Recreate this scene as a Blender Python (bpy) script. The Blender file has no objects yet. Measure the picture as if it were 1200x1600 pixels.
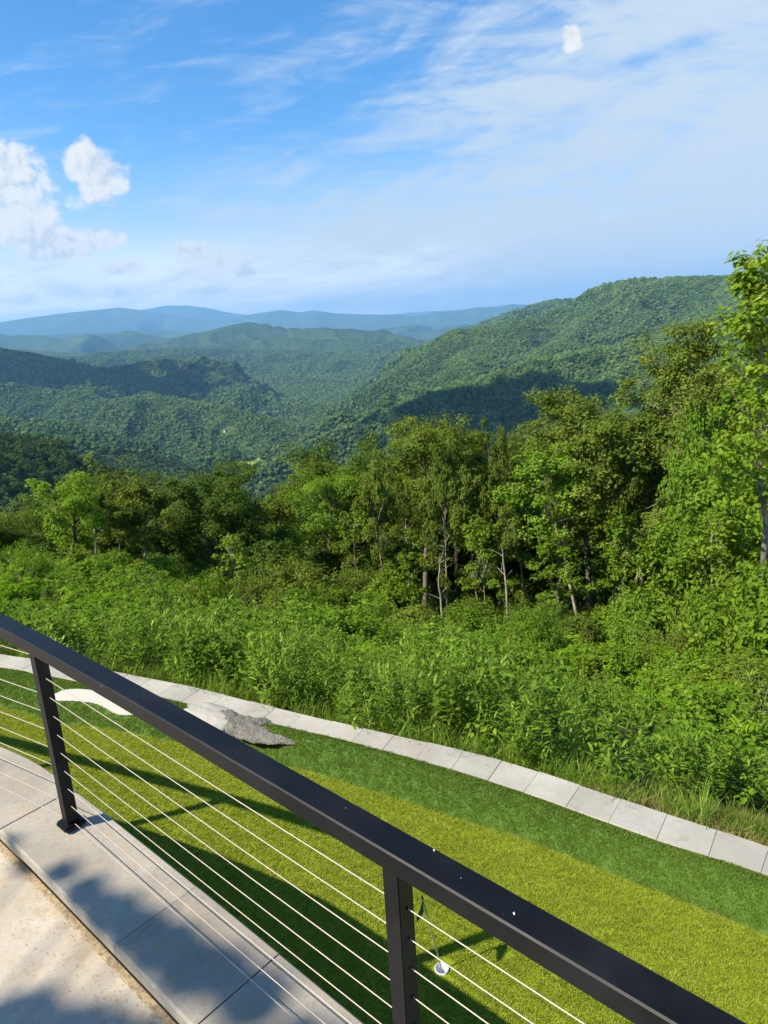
import bpy, bmesh, math, random
import numpy as np
from mathutils import Vector, Matrix, Quaternion
from math import radians as R_, sin, cos, pi
random.seed(7); rng = np.random.default_rng(7)
sc = bpy.context.scene
COL = sc.collection
H = 2.1                       # camera height above the coping of the retaining wall (z = 0)
TZ = -1.4                     # level of the putting green below
F_ = 1109.; P_ = R_(14.8); RO = R_(3.36)

# ------------------------------------------------------------------ camera helpers
def ray(x, y):
    u = x-600; v = y-800
    a = u*cos(RO)-v*sin(RO); b = u*sin(RO)+v*cos(RO)
    d = np.array([a, F_*cos(P_)-b*sin(P_), -F_*sin(P_)-b*cos(P_)])
    return d/np.linalg.norm(d)
def g(x, y, z=0.):
    r = ray(x, y); r = r*((z-H)/r[2]); return np.array([r[0], r[1], z])
def at(x, y, d):              # point seen at pixel x,y at horizontal distance d
    r = ray(x, y); k = d/math.hypot(r[0], r[1]); return np.array([r[0]*k, r[1]*k, H+r[2]*k])
def project(p):
    a = p[0]; z = p[2]-H
    f = p[1]*cos(P_)-z*sin(P_); b = -p[1]*sin(P_)-z*cos(P_)
    a *= F_/f; b *= F_/f
    return 600+a*cos(RO)+b*sin(RO), 800-a*sin(RO)+b*cos(RO)
SUN_AZ = R_(18.5); SUN_EL = math.atan(1/1.03)
TOSUN = np.array([-cos(SUN_AZ)*cos(SUN_EL), -sin(SUN_AZ)*cos(SUN_EL), sin(SUN_EL)])

# ------------------------------------------------------------------ object helpers
def tag(o, label=None, cat=None, group=None, kind=None):
    if label: o['label'] = label
    if cat: o['category'] = cat
    if group: o['group'] = group
    if kind: o['kind'] = kind
    return o
def empty(name, loc=(0, 0, 0), rz=0.):
    o = bpy.data.objects.new(name, None); COL.objects.link(o)
    o.location = [float(v) for v in loc]; o.rotation_euler = (0, 0, rz); o.empty_display_size = .2
    return o
def mesh_np(name, V, Fc, smooth=False):
    """V (n,3), Fc list of (m,k) int arrays"""
    me = bpy.data.meshes.new(name)
    V = np.asarray(V, dtype=np.float32)
    if not isinstance(Fc, (list, tuple)): Fc = [Fc]
    Fc = [np.asarray(f, dtype=np.int32) for f in Fc if len(f)]
    me.vertices.add(len(V)); me.vertices.foreach_set('co', V.ravel())
    nl = sum(f.size for f in Fc); nf = sum(len(f) for f in Fc)
    me.loops.add(nl); me.polygons.add(nf)
    me.loops.foreach_set('vertex_index', np.concatenate([f.ravel() for f in Fc]))
    tot = np.concatenate([np.full(len(f), f.shape[1], np.int32) for f in Fc])
    st = np.concatenate([[0], np.cumsum(tot)[:-1]]).astype(np.int32)
    me.polygons.foreach_set('loop_start', st); me.polygons.foreach_set('loop_total', tot)
    me.polygons.foreach_set('use_smooth', np.full(nf, smooth))
    me.update(calc_edges=True); me.validate()
    return me
def face_attr(me, arr, name='rnd'):
    a = me.attributes.new(name, 'FLOAT', 'FACE')
    a.data.foreach_set('value', np.asarray(arr, np.float32))
def add_obj(name, me, mats=None, parent=None, loc=None, link=True):
    o = bpy.data.objects.new(name, me)
    if link: COL.objects.link(o)
    for m in (mats if isinstance(mats, (list, tuple)) else [mats] if mats else []): me.materials.append(m)
    if parent: o.parent = parent
    if loc is not None: o.location = [float(v) for v in loc]
    return o
def bm_obj(name, bm, mat, parent=None, loc=None, smooth=False, link=True):
    me = bpy.data.meshes.new(name)
    bmesh.ops.recalc_face_normals(bm, faces=bm.faces)
    bm.to_mesh(me); bm.free()
    if smooth:
        for p in me.polygons: p.use_smooth = True
    return add_obj(name, me, mat, parent, loc, link)

class Tubes:
    def __init__(s): s.V = []; s.Q = []; s.n = 0
    def add(s, pts, rad, k=6, cap=True):
        pts = np.asarray(pts, float); m = len(pts)
        rad = np.broadcast_to(np.asarray(rad, float), (m,))
        t = np.gradient(pts, axis=0); t /= np.linalg.norm(t, axis=1)[:, None]+1e-9
        ref = np.array([0, 0, 1.]) if abs(t[0][2]) < .8 else np.array([1., 0, 0])
        a = np.cross(t, ref); a /= np.linalg.norm(a, axis=1)[:, None]+1e-9
        b = np.cross(t, a)
        th = np.arange(k)*2*pi/k
        ring = pts[:, None]+rad[:, None, None]*(a[:, None]*np.cos(th)[None, :, None]+b[:, None]*np.sin(th)[None, :, None])
        s.V.append(ring.reshape(-1, 3))
        i = np.arange(m-1)[:, None]*k; j = np.arange(k)[None]; j2 = (j+1) % k
        q = np.stack([i+j, i+j2, i+k+j2, i+k+j], -1).reshape(-1, 4)+s.n
        s.Q.append(q); s.n += m*k
    def mesh(s, name, smooth=True):
        return mesh_np(name, np.concatenate(s.V), [np.concatenate(s.Q)], smooth)

def catmull(pts, n=12):
    P = np.asarray(pts, float); P = np.vstack([2*P[0]-P[1], P, 2*P[-1]-P[-2]])
    out = []
    for i in range(1, len(P)-2):
        t = np.linspace(0, 1, n, endpoint=False)[:, None]
        p0, p1, p2, p3 = P[i-1:i+3]
        out.append(.5*((2*p1)+(-p0+p2)*t+(2*p0-5*p1+4*p2-p3)*t**2+(-p0+3*p1-3*p2+p3)*t**3))
    out.append(P[-2][None]); return np.vstack(out)
class Path:
    def __init__(s, pts, n=12):
        s.p = catmull(pts, n); d = np.linalg.norm(np.diff(s.p, axis=0), axis=1)
        s.s = np.concatenate([[0], np.cumsum(d)]); s.L = s.s[-1]
    def pos(s, a): return np.array([np.interp(a, s.s, s.p[:, i]) for i in range(s.p.shape[1])]).T
    def tan(s, a):
        d = s.pos(np.asarray(a)+.02)-s.pos(np.asarray(a)-.02); return d/np.linalg.norm(d, axis=-1, keepdims=True)
    def nrm(s, a): t = s.tan(a); return np.stack([-t[..., 1], t[..., 0]], -1)
    def near(s, q):
        f = np.linspace(0, s.L, 3000); P = s.pos(f); return f[np.argmin(np.hypot(P[:, 0]-q[0], P[:, 1]-q[1]))]

# ------------------------------------------------------------------ noise
_T = np.random.default_rng(3).random((256, 256))
def vnoise(x, y, s=0):
    x = np.asarray(x, float)+s*17.3; y = np.asarray(y, float)+s*9.7
    xi = np.floor(x).astype(int); yi = np.floor(y).astype(int); fx = x-xi; fy = y-yi
    fx = fx*fx*fx*(fx*(fx*6-15)+10); fy = fy*fy*fy*(fy*(fy*6-15)+10)
    T = lambda a, b: _T[a & 255, b & 255]
    return (T(xi, yi)*(1-fx)+T(xi+1, yi)*fx)*(1-fy)+(T(xi, yi+1)*(1-fx)+T(xi+1, yi+1)*fx)*fy
def fbm(x, y, o=4, s=0):
    v = 0; a = .5; n = 0
    for i in range(o): v = v+a*vnoise(x*2**i, y*2**i, s+i*3); n += a; a *= .5
    return v/n
def ridged(x, y, o=4, s=0):
    v = 0; a = .5; n = 0
    for i in range(o): v = v+a*(1-np.abs(2*vnoise(x*2**i, y*2**i, s+i*5)-1)); n += a; a *= .5
    return v/n

# ------------------------------------------------------------------ materials
class NT:
    def __init__(s, nt): s.t = nt; s.n = nt.nodes; s.l = nt.links
    def node(s, k, **kw):
        n = s.n.new(k)
        for a, v in kw.items(): setattr(n, a, v)
        return n
    def set(s, sock, v):
        if isinstance(v, bpy.types.NodeSocket): s.l.new(v, sock)
        elif v is not None: sock.default_value = v
    def math(s, op, a, b=None, c=None, clamp=False):
        n = s.node('ShaderNodeMath', operation=op); n.use_clamp = clamp
        s.set(n.inputs[0], a); s.set(n.inputs[1], b); s.set(n.inputs[2], c); return n.outputs[0]
    def mix(s, f, a, b, mode='MIX'):
        n = s.node('ShaderNodeMix', data_type='RGBA', blend_type=mode)
        s.set(n.inputs[0], f); s.set(n.inputs[6], a if isinstance(a, bpy.types.NodeSocket) else (*a, 1)[:4]); s.set(n.inputs[7], b if isinstance(b, bpy.types.NodeSocket) else (*b, 1)[:4]); return n.outputs[2]
    def ramp(s, f, stops):
        n = s.node('ShaderNodeValToRGB'); cr = n.color_ramp
        while len(cr.elements) < len(stops): cr.elements.new(.5)
        for e, (p, c) in zip(cr.elements, stops): e.position = p; e.color = (*c, 1) if len(c) == 3 else c
        s.set(n.inputs[0], f); return n.outputs[0]
    def noise(s, vec, scale, detail=3, rough=.55, dist=0., out=0):
        n = s.node('ShaderNodeTexNoise'); n.inputs['Scale'].default_value = scale; n.inputs['Detail'].default_value = detail
        n.inputs['Roughness'].default_value = rough; n.inputs['Distortion'].default_value = dist
        s.set(n.inputs['Vector'], vec); return n.outputs[out]
    def smooth(s, v, a, b):
        n = s.node('ShaderNodeMapRange', interpolation_type='SMOOTHSTEP'); s.set(n.inputs[0], v)
        n.inputs[1].default_value = a; n.inputs[2].default_value = b; return n.outputs[0]
def new_mat(name):
    m = bpy.data.materials.new(name); m.use_nodes = True; m.node_tree.nodes.clear()
    k = NT(m.node_tree); out = k.node('ShaderNodeOutputMaterial'); return m, k, out
def principled(k, col, rough=.6, spec=.5, metal=0., bump=None, bstr=.3, bdist=.02):
    b = k.node('ShaderNodeBsdfPrincipled'); k.set(b.inputs['Base Color'], col if isinstance(col, bpy.types.NodeSocket) else (*col, 1))
    k.set(b.inputs['Roughness'], rough); b.inputs['Specular IOR Level'].default_value = spec; k.set(b.inputs['Metallic'], metal)
    if bump is not None:
        n = k.node('ShaderNodeBump'); n.inputs['Strength'].default_value = bstr; n.inputs['Distance'].default_value = bdist
        k.set(n.inputs['Height'], bump); k.l.new(n.outputs[0], b.inputs['Normal'])
    return b
def wpos(k): return k.node('ShaderNodeNewGeometry').outputs['Position']

def leaf_mat(name, c1, c2, c3=None, trans=.45, gloss=.03, rough=.55, patch=.35):
    """leaf colours vary from leaf to leaf and from plant to plant"""
    m, k, out = new_mat(name)
    a = k.node('ShaderNodeAttribute', attribute_name='rnd').outputs['Fac']
    r = k.node('ShaderNodeObjectInfo').outputs['Random']
    n = k.noise(wpos(k), patch, 2)
    f = k.math('ADD', k.math('MULTIPLY', a, .5), k.math('MULTIPLY', k.math('ADD', r, k.math('MULTIPLY', n, 2)), .17), clamp=True)
    stops = [(0.1, c1), (.62, c2)] + ([(.95, c3)] if c3 else [])
    c = k.ramp(f, stops)
    d = k.node('ShaderNodeBsdfDiffuse'); k.l.new(c, d.inputs[0])
    t = k.node('ShaderNodeBsdfTranslucent'); k.l.new(k.mix(1., c, (1.5, 1.25, .6), 'MULTIPLY'), t.inputs[0])
    x = k.node('ShaderNodeMixShader'); x.inputs[0].default_value = trans; k.l.new(d.outputs[0], x.inputs[1]); k.l.new(t.outputs[0], x.inputs[2])
    gl = k.node('ShaderNodeBsdfGlossy'); gl.inputs['Roughness'].default_value = rough; k.l.new(k.mix(.35, c, (.6, .65, .5)), gl.inputs[0])
    y = k.node('ShaderNodeMixShader'); y.inputs[0].default_value = gloss; k.l.new(x.outputs[0], y.inputs[1]); k.l.new(gl.outputs[0], y.inputs[2])
    k.l.new(y.outputs[0], out.inputs[0]); return m
def simple_mat(name, c1, c2, scale=8, rough=.7, spec=.3, metal=0., bstr=.3, bdist=.01, detail=4):
    m, k, out = new_mat(name); tc = k.node('ShaderNodeTexCoord').outputs['Object']
    n = k.noise(tc, scale, detail); c = k.mix(k.smooth(n, .3, .7), c1, c2)
    b = principled(k, c, rough, spec, metal, n, bstr, bdist); k.l.new(b.outputs[0], out.inputs[0]); return m

M = {}
M['oak'] = leaf_mat('oak_leaf', (.07, .115, .016), (.165, .235, .030), (.31, .36, .055))
M['dark'] = leaf_mat('dark_leaf', (.042, .085, .013), (.105, .18, .024), (.20, .28, .04))
M['light'] = leaf_mat('light_leaf', (.08, .16, .014), (.18, .31, .026), (.28, .40, .045))
M['yellow'] = leaf_mat('yellowish_leaf', (.07, .115, .014), (.15, .215, .024), (.25, .30, .04))
M['maple'] = leaf_mat('maple_leaf', (.06, .125, .010), (.155, .26, .017), (.29, .38, .03), gloss=.035)
M['weed'] = leaf_mat('weed_leaf', (.075, .15, .014), (.19, .31, .028), (.35, .45, .06), gloss=.055, rough=.42, patch=.8)
M['bramble'] = leaf_mat('bramble_leaf', (.07, .155, .014), (.175, .31, .024), (.32, .42, .045), gloss=.03, patch=.6)
M['fern'] = leaf_mat('fern_leaf', (.09, .20, .008), (.19, .35, .012), (.30, .43, .02), gloss=.02, patch=.6)
M['rusty'] = leaf_mat('rusty_leaf', (.12, .09, .02), (.22, .13, .03), (.28, .2, .04), gloss=.03)
M['straw'] = leaf_mat('straw_blade', (.13, .14, .03), (.33, .26, .10), (.5, .4, .18), trans=.3, gloss=.05, patch=3)
M['pile_lime'] = leaf_mat('putting_turf_blade', (.17, .22, .018), (.31, .37, .034), (.52, .58, .14), trans=.35, gloss=.05, patch=2)
M['pile_green'] = leaf_mat('fringe_turf_blade', (.07, .135, .014), (.13, .215, .022), (.28, .37, .08), trans=.3, gloss=.05, rough=.5, patch=1.5)
M['bark'] = simple_mat('grey_bark', (.10, .085, .065), (.24, .21, .17), 9, .85, .2, 0, .6, .02)
M['darkbark'] = simple_mat('dark_bark', (.04, .033, .028), (.11, .09, .07), 9, .9, .2, 0, .6, .02)
M['palebark'] = simple_mat('pale_bark', (.22, .19, .15), (.42, .37, .30), 7, .8, .2, 0, .5, .02)
M['stem'] = simple_mat('weed_stem', (.05, .09, .02), (.12, .13, .04), 20, .7)

def forest_mat(name, c1, c2, c3):
    m, k, out = new_mat(name); p = wpos(k)
    r = k.node('ShaderNodeObjectInfo').outputs['Random']; a = k.node('ShaderNodeAttribute', attribute_name='rnd').outputs['Fac']
    n = k.noise(p, .0025, 3); n2 = k.noise(p, .25, 2)
    f = k.math('ADD', k.math('MULTIPLY', r, .55), k.math('ADD', k.math('MULTIPLY', a, .12), k.math('MULTIPLY', k.math('ADD', n, n2), .18)), clamp=True)
    c = k.ramp(f, [(.1, c1), (.5, c2), (.9, c3)])
    d = k.node('ShaderNodeBsdfDiffuse'); k.l.new(c, d.inputs[0]); k.l.new(d.outputs[0], out.inputs[0]); return m
M['forest'] = forest_mat('forest_crown', (.026, .055, .018), (.070, .122, .034), (.140, .195, .052))
M['conifer'] = forest_mat('conifer_crown', (.012, .034, .012), (.028, .062, .018), (.045, .085, .022))

# terrain
m, k, out = new_mat('wooded_hill'); p = wpos(k)
n1 = k.noise(p, .0016, 5, .6); n2 = k.noise(p, .028, 4, .7); n3 = k.noise(p, .11, 2)
c = k.ramp(k.math('ADD', k.math('MULTIPLY', n1, .5), k.math('MULTIPLY', n2, .5)), [(.32, (.018, .038, .013)), (.5, (.050, .088, .026)), (.68, (.105, .148, .042))])
b = k.node('ShaderNodeBump'); b.inputs['Strength'].default_value = 1.; b.inputs['Distance'].default_value = 26
k.l.new(k.math('ADD', n2, k.math('MULTIPLY', n3, .35)), b.inputs['Height'])
d = k.node('ShaderNodeBsdfDiffuse'); k.l.new(c, d.inputs[0]); k.l.new(b.outputs[0], d.inputs['Normal']); k.l.new(d.outputs[0], out.inputs[0]); M['hill'] = m
m, k, out = new_mat('bank_soil'); p = wpos(k); n = k.noise(p, 3, 5, .65)
k.l.new(principled(k, k.ramp(n, [(.3, (.02, .028, .01)), (.55, (.05, .06, .02)), (.75, (.12, .095, .045))]), .95, .1, 0, n, .6, .05).outputs[0], out.inputs[0]); M['soil'] = m

def concrete(name, c1, c2, c3, stain=None):
    m, k, out = new_mat(name); p = wpos(k)
    n1 = k.noise(p, 2.3, 5, .6); n2 = k.noise(p, 45, 4, .7); n3 = k.noise(p, 260, 2); n4 = k.noise(p, 11, 5, .7)
    c = k.mix(k.smooth(n1, .35, .68), c1, c2); c = k.mix(k.math('MULTIPLY', k.smooth(n2, .45, .75), .55), c, c3)
    if stain: c = k.mix(k.math('MULTIPLY', k.smooth(n4, .48, .70), .8), c, stain)
    c = k.mix(k.math('MULTIPLY', k.smooth(n3, .55, .8), .35), c, (.09, .085, .08))
    n5 = k.noise(p, 110, 2, .6); c = k.mix(k.math('MULTIPLY', k.smooth(n5, .62, .72), .35), c, c1)
    oi = k.node('ShaderNodeObjectInfo').outputs['Random']; hv = k.node('ShaderNodeHueSaturation'); k.l.new(c, hv.inputs['Color']); k.l.new(k.math('ADD', .90, k.math('MULTIPLY', oi, .16)), hv.inputs['Value']); c = hv.outputs[0]
    n6 = k.noise(p, 6, 4, .6, .5); c = k.mix(k.math('MULTIPLY', k.smooth(n6, .58, .75), .35), c, (.16, .14, .11))
    h = k.math('ADD', k.math('MULTIPLY', n2, .6), k.math('MULTIPLY', n3, .4))
    k.l.new(principled(k, c, .85, .25, 0, h, .45, .004).outputs[0], out.inputs[0]); return m
M['coping'] = concrete('coping_concrete', (.28, .25, .20), (.38, .34, .27), (.20, .185, .16), (.36, .28, .18))
M['paver'] = concrete('pale_paver', (.35, .325, .28), (.42, .395, .345), (.29, .27, .235))
M['patio'] = concrete('cream_patio', (.42, .36, .275), (.51, .45, .36), (.37, .32, .245), (.38, .29, .185))
M['joint'] = simple_mat('dark_joint', (.07, .062, .05), (.15, .125, .09), 30, .95)
M['debris'] = simple_mat('brown_grit', (.12, .085, .05), (.28, .2, .12), 60, .9)
M['gravel'] = simple_mat('tan_grit', (.22, .16, .09), (.42, .33, .2), 60, .9)

# powder-coated black aluminium with dust and scuffs
m, k, out = new_mat('black_powder_coat'); p = k.node('ShaderNodeTexCoord').outputs['Object']
n = k.noise(p, 5, 5, .6); n2 = k.noise(p, 60, 2, .5); n3 = k.noise(p, 900, 1)
c = k.mix(k.smooth(n, .4, .75), (.004, .0043, .005), (.010, .0105, .0115)); c = k.mix(k.math('MULTIPLY', k.smooth(n2, .77, .80), .3), c, (.16, .16, .16))
k.l.new(principled(k, c, k.math('ADD', .34, k.math('MULTIPLY', n, .25)), .2, 0, n3, .12, .0006).outputs[0], out.inputs[0]); M['black'] = m
m, k, out = new_mat('steel_cable'); p = k.node('ShaderNodeTexCoord').outputs['Object']
n = k.noise(p, 220, 2); k.l.new(principled(k, k.mix(n, (.32, .27, .21), (.52, .45, .36)), .5, .5, .35, n, .3, .001).outputs[0], out.inputs[0]); M['cable'] = m
M['steel'] = simple_mat('pole_metal', (.5, .55, .52), (.7, .74, .7), 40, .3, .5, .7, .05)
M['flag'] = simple_mat('green_flag_cloth', (.004, .045, .022), (.008, .07, .035), 40, .75, .2)
M['cup'] = simple_mat('white_cup', (.55, .56, .58), (.68, .69, .7), 30, .5)
M['chip'] = simple_mat('pale_paint_chip', (.6, .6, .6), (.75, .75, .74), 50, .7)
# rock
m, k, out = new_mat('layered_rock'); p = k.node('ShaderNodeTexCoord').outputs['Object']
n = k.noise(p, 7, 6, .7, 1.2); n2 = k.noise(p, 55, 4, .7)
c = k.ramp(k.math('ADD', k.math('MULTIPLY', n, .6), k.math('MULTIPLY', n2, .4)), [(.33, (.06, .055, .045)), (.5, (.19, .175, .145)), (.66, (.33, .31, .26))])
k.l.new(principled(k, c, .8, .3, 0, k.math('ADD', n, n2), .8, .03).outputs[0], out.inputs[0]); M['rock'] = m
def turf_base(name, c1, c2):
    m, k, out = new_mat(name); p = wpos(k); n = k.noise(p, 180, 3, .7); n1 = k.noise(p, 1.5, 3)
    c = k.mix(k.math('ADD', k.math('MULTIPLY', n, .7), k.math('MULTIPLY', n1, .3)), c1, c2)
    k.l.new(principled(k, c, .8, .2, 0, n, .6, .01).outputs[0], out.inputs[0]); return m
M['green'] = turf_base('lime_turf', (.15, .195, .008), (.28, .335, .012))
M['fringe'] = turf_base('green_turf', (.055, .115, .014), (.10, .18, .024))
M['white'] = turf_base('white_turf', (.36, .35, .31), (.56, .55, .50))
M['pile_white'] = leaf_mat('white_turf_blade', (.48, .47, .42), (.62, .61, .56), (.72, .71, .66), trans=.2, gloss=.03)
M['housewall'] = simple_mat('pale_siding', (.5, .45, .38), (.62, .57, .5), 2, .8)
M['roof'] = simple_mat('grey_roof', (.12, .11, .1), (.2, .18, .16), 2, .8)
M['meadow'] = simple_mat('meadow_grass', (.14, .22, .04), (.24, .32, .06), .1, .9)

# ------------------------------------------------------------------ geometry nodes scatter (only for uncountable stuff)
def scatter(name, pts, rot, scl, idx, protos, label, cat):
    c = bpy.data.collections.new(name+'_kinds')
    for i, o in enumerate(protos):
        o.name = f'{name}_kind_{i:02d}'; c.objects.link(o)
    me = bpy.data.meshes.new(name); n = len(pts)
    me.vertices.add(n); me.vertices.foreach_set('co', np.asarray(pts, np.float32).ravel())
    a = me.attributes.new('rot', 'FLOAT_VECTOR', 'POINT'); a.data.foreach_set('vector', np.asarray(rot, np.float32).ravel())
    a = me.attributes.new('scl', 'FLOAT_VECTOR', 'POINT'); a.data.foreach_set('vector', np.asarray(scl, np.float32).ravel())
    a = me.attributes.new('idx', 'INT', 'POINT'); a.data.foreach_set('value', np.asarray(idx, np.int32))
    o = add_obj(name, me); tag(o, label, cat, kind='stuff')
    nt = bpy.data.node_groups.new(name, 'GeometryNodeTree')
    nt.interface.new_socket('Geometry', in_out='INPUT', socket_type='NodeSocketGeometry'); nt.interface.new_socket('Geometry', in_out='OUTPUT', socket_type='NodeSocketGeometry')
    N = nt.nodes; L = nt.links; gi = N.new('NodeGroupInput'); go = N.new('NodeGroupOutput')
    ci = N.new('GeometryNodeCollectionInfo'); ci.inputs[0].default_value = c; ci.inputs[1].default_value = True; ci.inputs[2].default_value = True
    ip = N.new('GeometryNodeInstanceOnPoints'); ip.inputs['Pick Instance'].default_value = True
    def na(nm, ty):
        x = N.new('GeometryNodeInputNamedAttribute'); x.data_type = ty; x.inputs[0].default_value = nm
        return [s for s in x.outputs if s.enabled and s.name == 'Attribute'][0]
    er = N.new('FunctionNodeEulerToRotation')
    L.new(gi.outputs[0], ip.inputs['Points']); L.new(ci.outputs[0], ip.inputs['Instance']); L.new(na('idx', 'INT'), ip.inputs['Instance Index'])
    L.new(na('rot', 'FLOAT_VECTOR'), er.inputs[0]); L.new(er.outputs[0], ip.inputs['Rotation']); L.new(na('scl', 'FLOAT_VECTOR'), ip.inputs['Scale'])
    L.new(ip.outputs[0], go.inputs[0])
    md = o.modifiers.new('scatter', 'NODES'); md.node_group = nt
    return o

# ------------------------------------------------------------------ leaves
def unit(v): return v/(np.linalg.norm(v, axis=-1, keepdims=True)+1e-9)
def leaves(C, N, L, W, rg, kind='rhomb', direction=None):
    """C centres, N normals, L lengths -> verts, faces, rnd"""
    n = len(C); N = unit(N)
    t = rg.normal(size=(n, 3)) if direction is None else direction
    t = unit(t-N*np.sum(t*N, 1)[:, None]); b = np.cross(N, t)
    L = np.broadcast_to(L, (n,))[:, None]; W = np.broadcast_to(W, (n,))[:, None]
    if kind == 'rhomb':
        V = np.stack([C-t*L*.5, C+b*W*.5+N*W*.12, C+t*L*.5-N*L*.1, C-b*W*.5+N*W*.12], 1).reshape(-1, 3)
        F = np.arange(4*n).reshape(n, 4); return V, [F], rg.random(n)
    if kind == 'lance':      # tapering strip with a droop, base at C
        p = [C, C+t*L*.33+N*L*.05, C+t*L*.7+N*L*.0, C+t*L-N*L*.16]
        w = [.25, 1., .75, .02]; Vs = []
        for q, ww in zip(p, w): Vs += [q-b*W*.5*ww, q+b*W*.5*ww]
        V = np.stack(Vs, 1).reshape(-1, 3); o = np.arange(n)[:, None]*8
        F = np.concatenate([o+np.array([[0, 1, 3, 2]]), o+np.array([[2, 3, 5, 4]]), o+np.array([[4, 5, 7, 6]])], 1).reshape(-1, 4)
        return V, [F], np.repeat(rg.random(n), 3)
    if kind == 'lobed':      # broad leaf with points, folded on its midrib
        prof = [(-.5, 0), (-.32, .30), (-.36, .48), (-.1, .36), (.08, .52), (.2, .26), (.5, .0)]
        pr = [C+t*L*a+b*W*w_+N*W*w_*.28 for a, w_ in prof]; pl = [C+t*L*a-b*W*w_+N*W*w_*.28 for a, w_ in prof]
        V = np.stack(pr+pl[1:-1][::-1], 1).reshape(-1, 3); kx = 12; o = np.arange(n)[:, None]*kx
        # two halves
        F1 = o+np.arange(7)[None]; F2 = o+np.array([[6, 7, 8, 9, 10, 11, 0]])
        F = np.stack([F1, F2], 1).reshape(-1, 7); return V, [F], np.repeat(rg.random(n), 2)

def merge(parts):
    V = []; F = {}; r = {}; off = 0
    for v, fs, rn in parts:
        V.append(v); i = 0
        for f in fs:
            F.setdefault(f.shape[1], []).append(f+off); r.setdefault(f.shape[1], []).append(rn[i:i+len(f)]); i += len(f)
        off += len(v)
    ks = sorted(F); return np.concatenate(V), [np.concatenate(F[q]) for q in ks], np.concatenate([np.concatenate(r[q]) for q in ks])

# ------------------------------------------------------------------ trees
def tree_meshes(name, seed, Ht, cr, base=.35, tr=.16, nl=16000, ll=.13, lean=(0, 0), nb=22, kind='rhomb', sparse=1., shape='round', twist=.03, stems=1, lowtwigs=2, up=.55):
    rg = np.random.default_rng(seed); T = Tubes(); cl = []; cw = []
    for st in range(stems):
        so = np.array([0, 0, 0.]) if stems == 1 else np.array([rg.normal()*.25, rg.normal()*.25, 0])
        hs = Ht*(1 if st == 0 else rg.uniform(.75, .97))
        K = 12; u = np.linspace(0, 1, K); off = np.cumsum(rg.normal(size=(K, 2))*twist*Ht/3, 0)
        sl = np.array(lean, float)+(rg.normal(size=2)*.09 if st else 0)
        tp = np.stack([so[0]+sl[0]*u*hs+off[:, 0]*u, so[1]+sl[1]*u*hs+off[:, 1]*u, u*hs*.97-.4*(u == 0)], 1)
        rad = tr*(1-u*.9)*(1+.5*np.exp(-u*25))*(1 if st == 0 else .7)
        T.add(tp, rad, 8)
        n_b = nb if st == 0 else nb//2
        for i in range(n_b):
            f = base+(1-base)*((i+rg.random()*.7)/n_b); f = min(f, .97)
            lowt = i < lowtwigs and st == 0
            if lowt: f = rg.uniform(.12, base)
            q = (f-base)/(1-base)
            if shape == 'round': pr = math.sqrt(max(.05, 1-((q-.42)/.62)**2))
            elif shape == 'vase': pr = .35+.75*q if q < .7 else .88*math.sqrt(max(.02, 1-((q-.7)/.31)**2))
            elif shape == 'cone': pr = 1.02-q*.92
            elif shape == 'flat': pr = .25+.9*q
            else: pr = .8*math.sqrt(max(.05, 1-((q-.5)/.55)**2))
            Lb = cr*pr*rg.uniform(.75, 1.15)*(.35 if lowt else 1)
            az = i*2.4+rg.normal()*.5; el = rg.uniform(.1, .5)+up*q
            p0 = np.array([np.interp(f, u, tp[:, j]) for j in range(3)])
            d = np.array([cos(az)*cos(el), sin(az)*cos(el), sin(el)])
            m = 6; s_ = np.linspace(0, 1, m)[:, None]
            bp = p0+d*s_*Lb+np.array([0, 0, 1.])*s_**2*Lb*rg.uniform(-.05, .28)+np.cumsum(rg.normal(size=(m, 3))*.05*Lb, 0)*s_
            br = max(.010, tr*.36*(1-f*.62)*(.5 if lowt else 1))
            T.add(bp, np.linspace(br, br*.25, m), 5)
            for j in range(3, m): cl.append(bp[j]); cw.append(.6+.4*j/m)
            for kk in range(4 if not lowt else 2):
                f2 = rg.uniform(.3, .95); p1 = bp[0]+(bp[-1]-bp[0])*f2
                p1 = np.array([np.interp(f2, s_[:, 0], bp[:, j]) for j in range(3)])
                d2 = unit(d+rg.normal(size=3)*.75+np.array([0, 0, .15])); L2 = Lb*rg.uniform(.25, .5)+.15
                sp = p1+d2*np.linspace(0, 1, 4)[:, None]*L2+np.cumsum(rg.normal(size=(4, 3))*.04, 0)
                T.add(sp, np.linspace(br*.4, .005, 4), 4)
                cl += [sp[-1], sp[2]]; cw += [1., .7]
    cl = np.array(cl); cw = np.array(cw)
    keep = rg.random(len(cl)) < sparse; cl = cl[keep]; cw = cw[keep]
    # leaf clumps
    ci = rg.choice(len(cl), nl, p=cw/cw.sum()); rad = cr*.15+.12
    crd = rad*rg.uniform(.55, 1.35, len(cl))
    dirs = unit(rg.normal(size=(nl, 3))); rr = rg.random(nl)**.45
    off = dirs*(rr*crd[ci])[:, None]; off[:, 2] *= .62
    C = cl[ci]+off
    cen = np.array([0, 0, Ht*(base+1)/2])
    N = unit(dirs*.7+unit(C-cen)*.5+np.array([0, 0, .75])+rg.normal(size=(nl, 3))*.45)
    V, F, rn = leaves(C, N, ll*rg.uniform(.7, 1.3, nl), ll*.62*rg.uniform(.8, 1.2, nl), rg, kind)
    # clump-wise hue differences
    crn = rg.random(len(cl))[ci]; rep = len(rn)//nl; rn = np.clip(rn*.6+np.repeat(crn, rep)*.45, 0, 1)
    me = mesh_np(name+'_leaves', V, F); face_attr(me, rn)
    tm = T.mesh(name+'_wood')
    return tm, me
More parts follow.
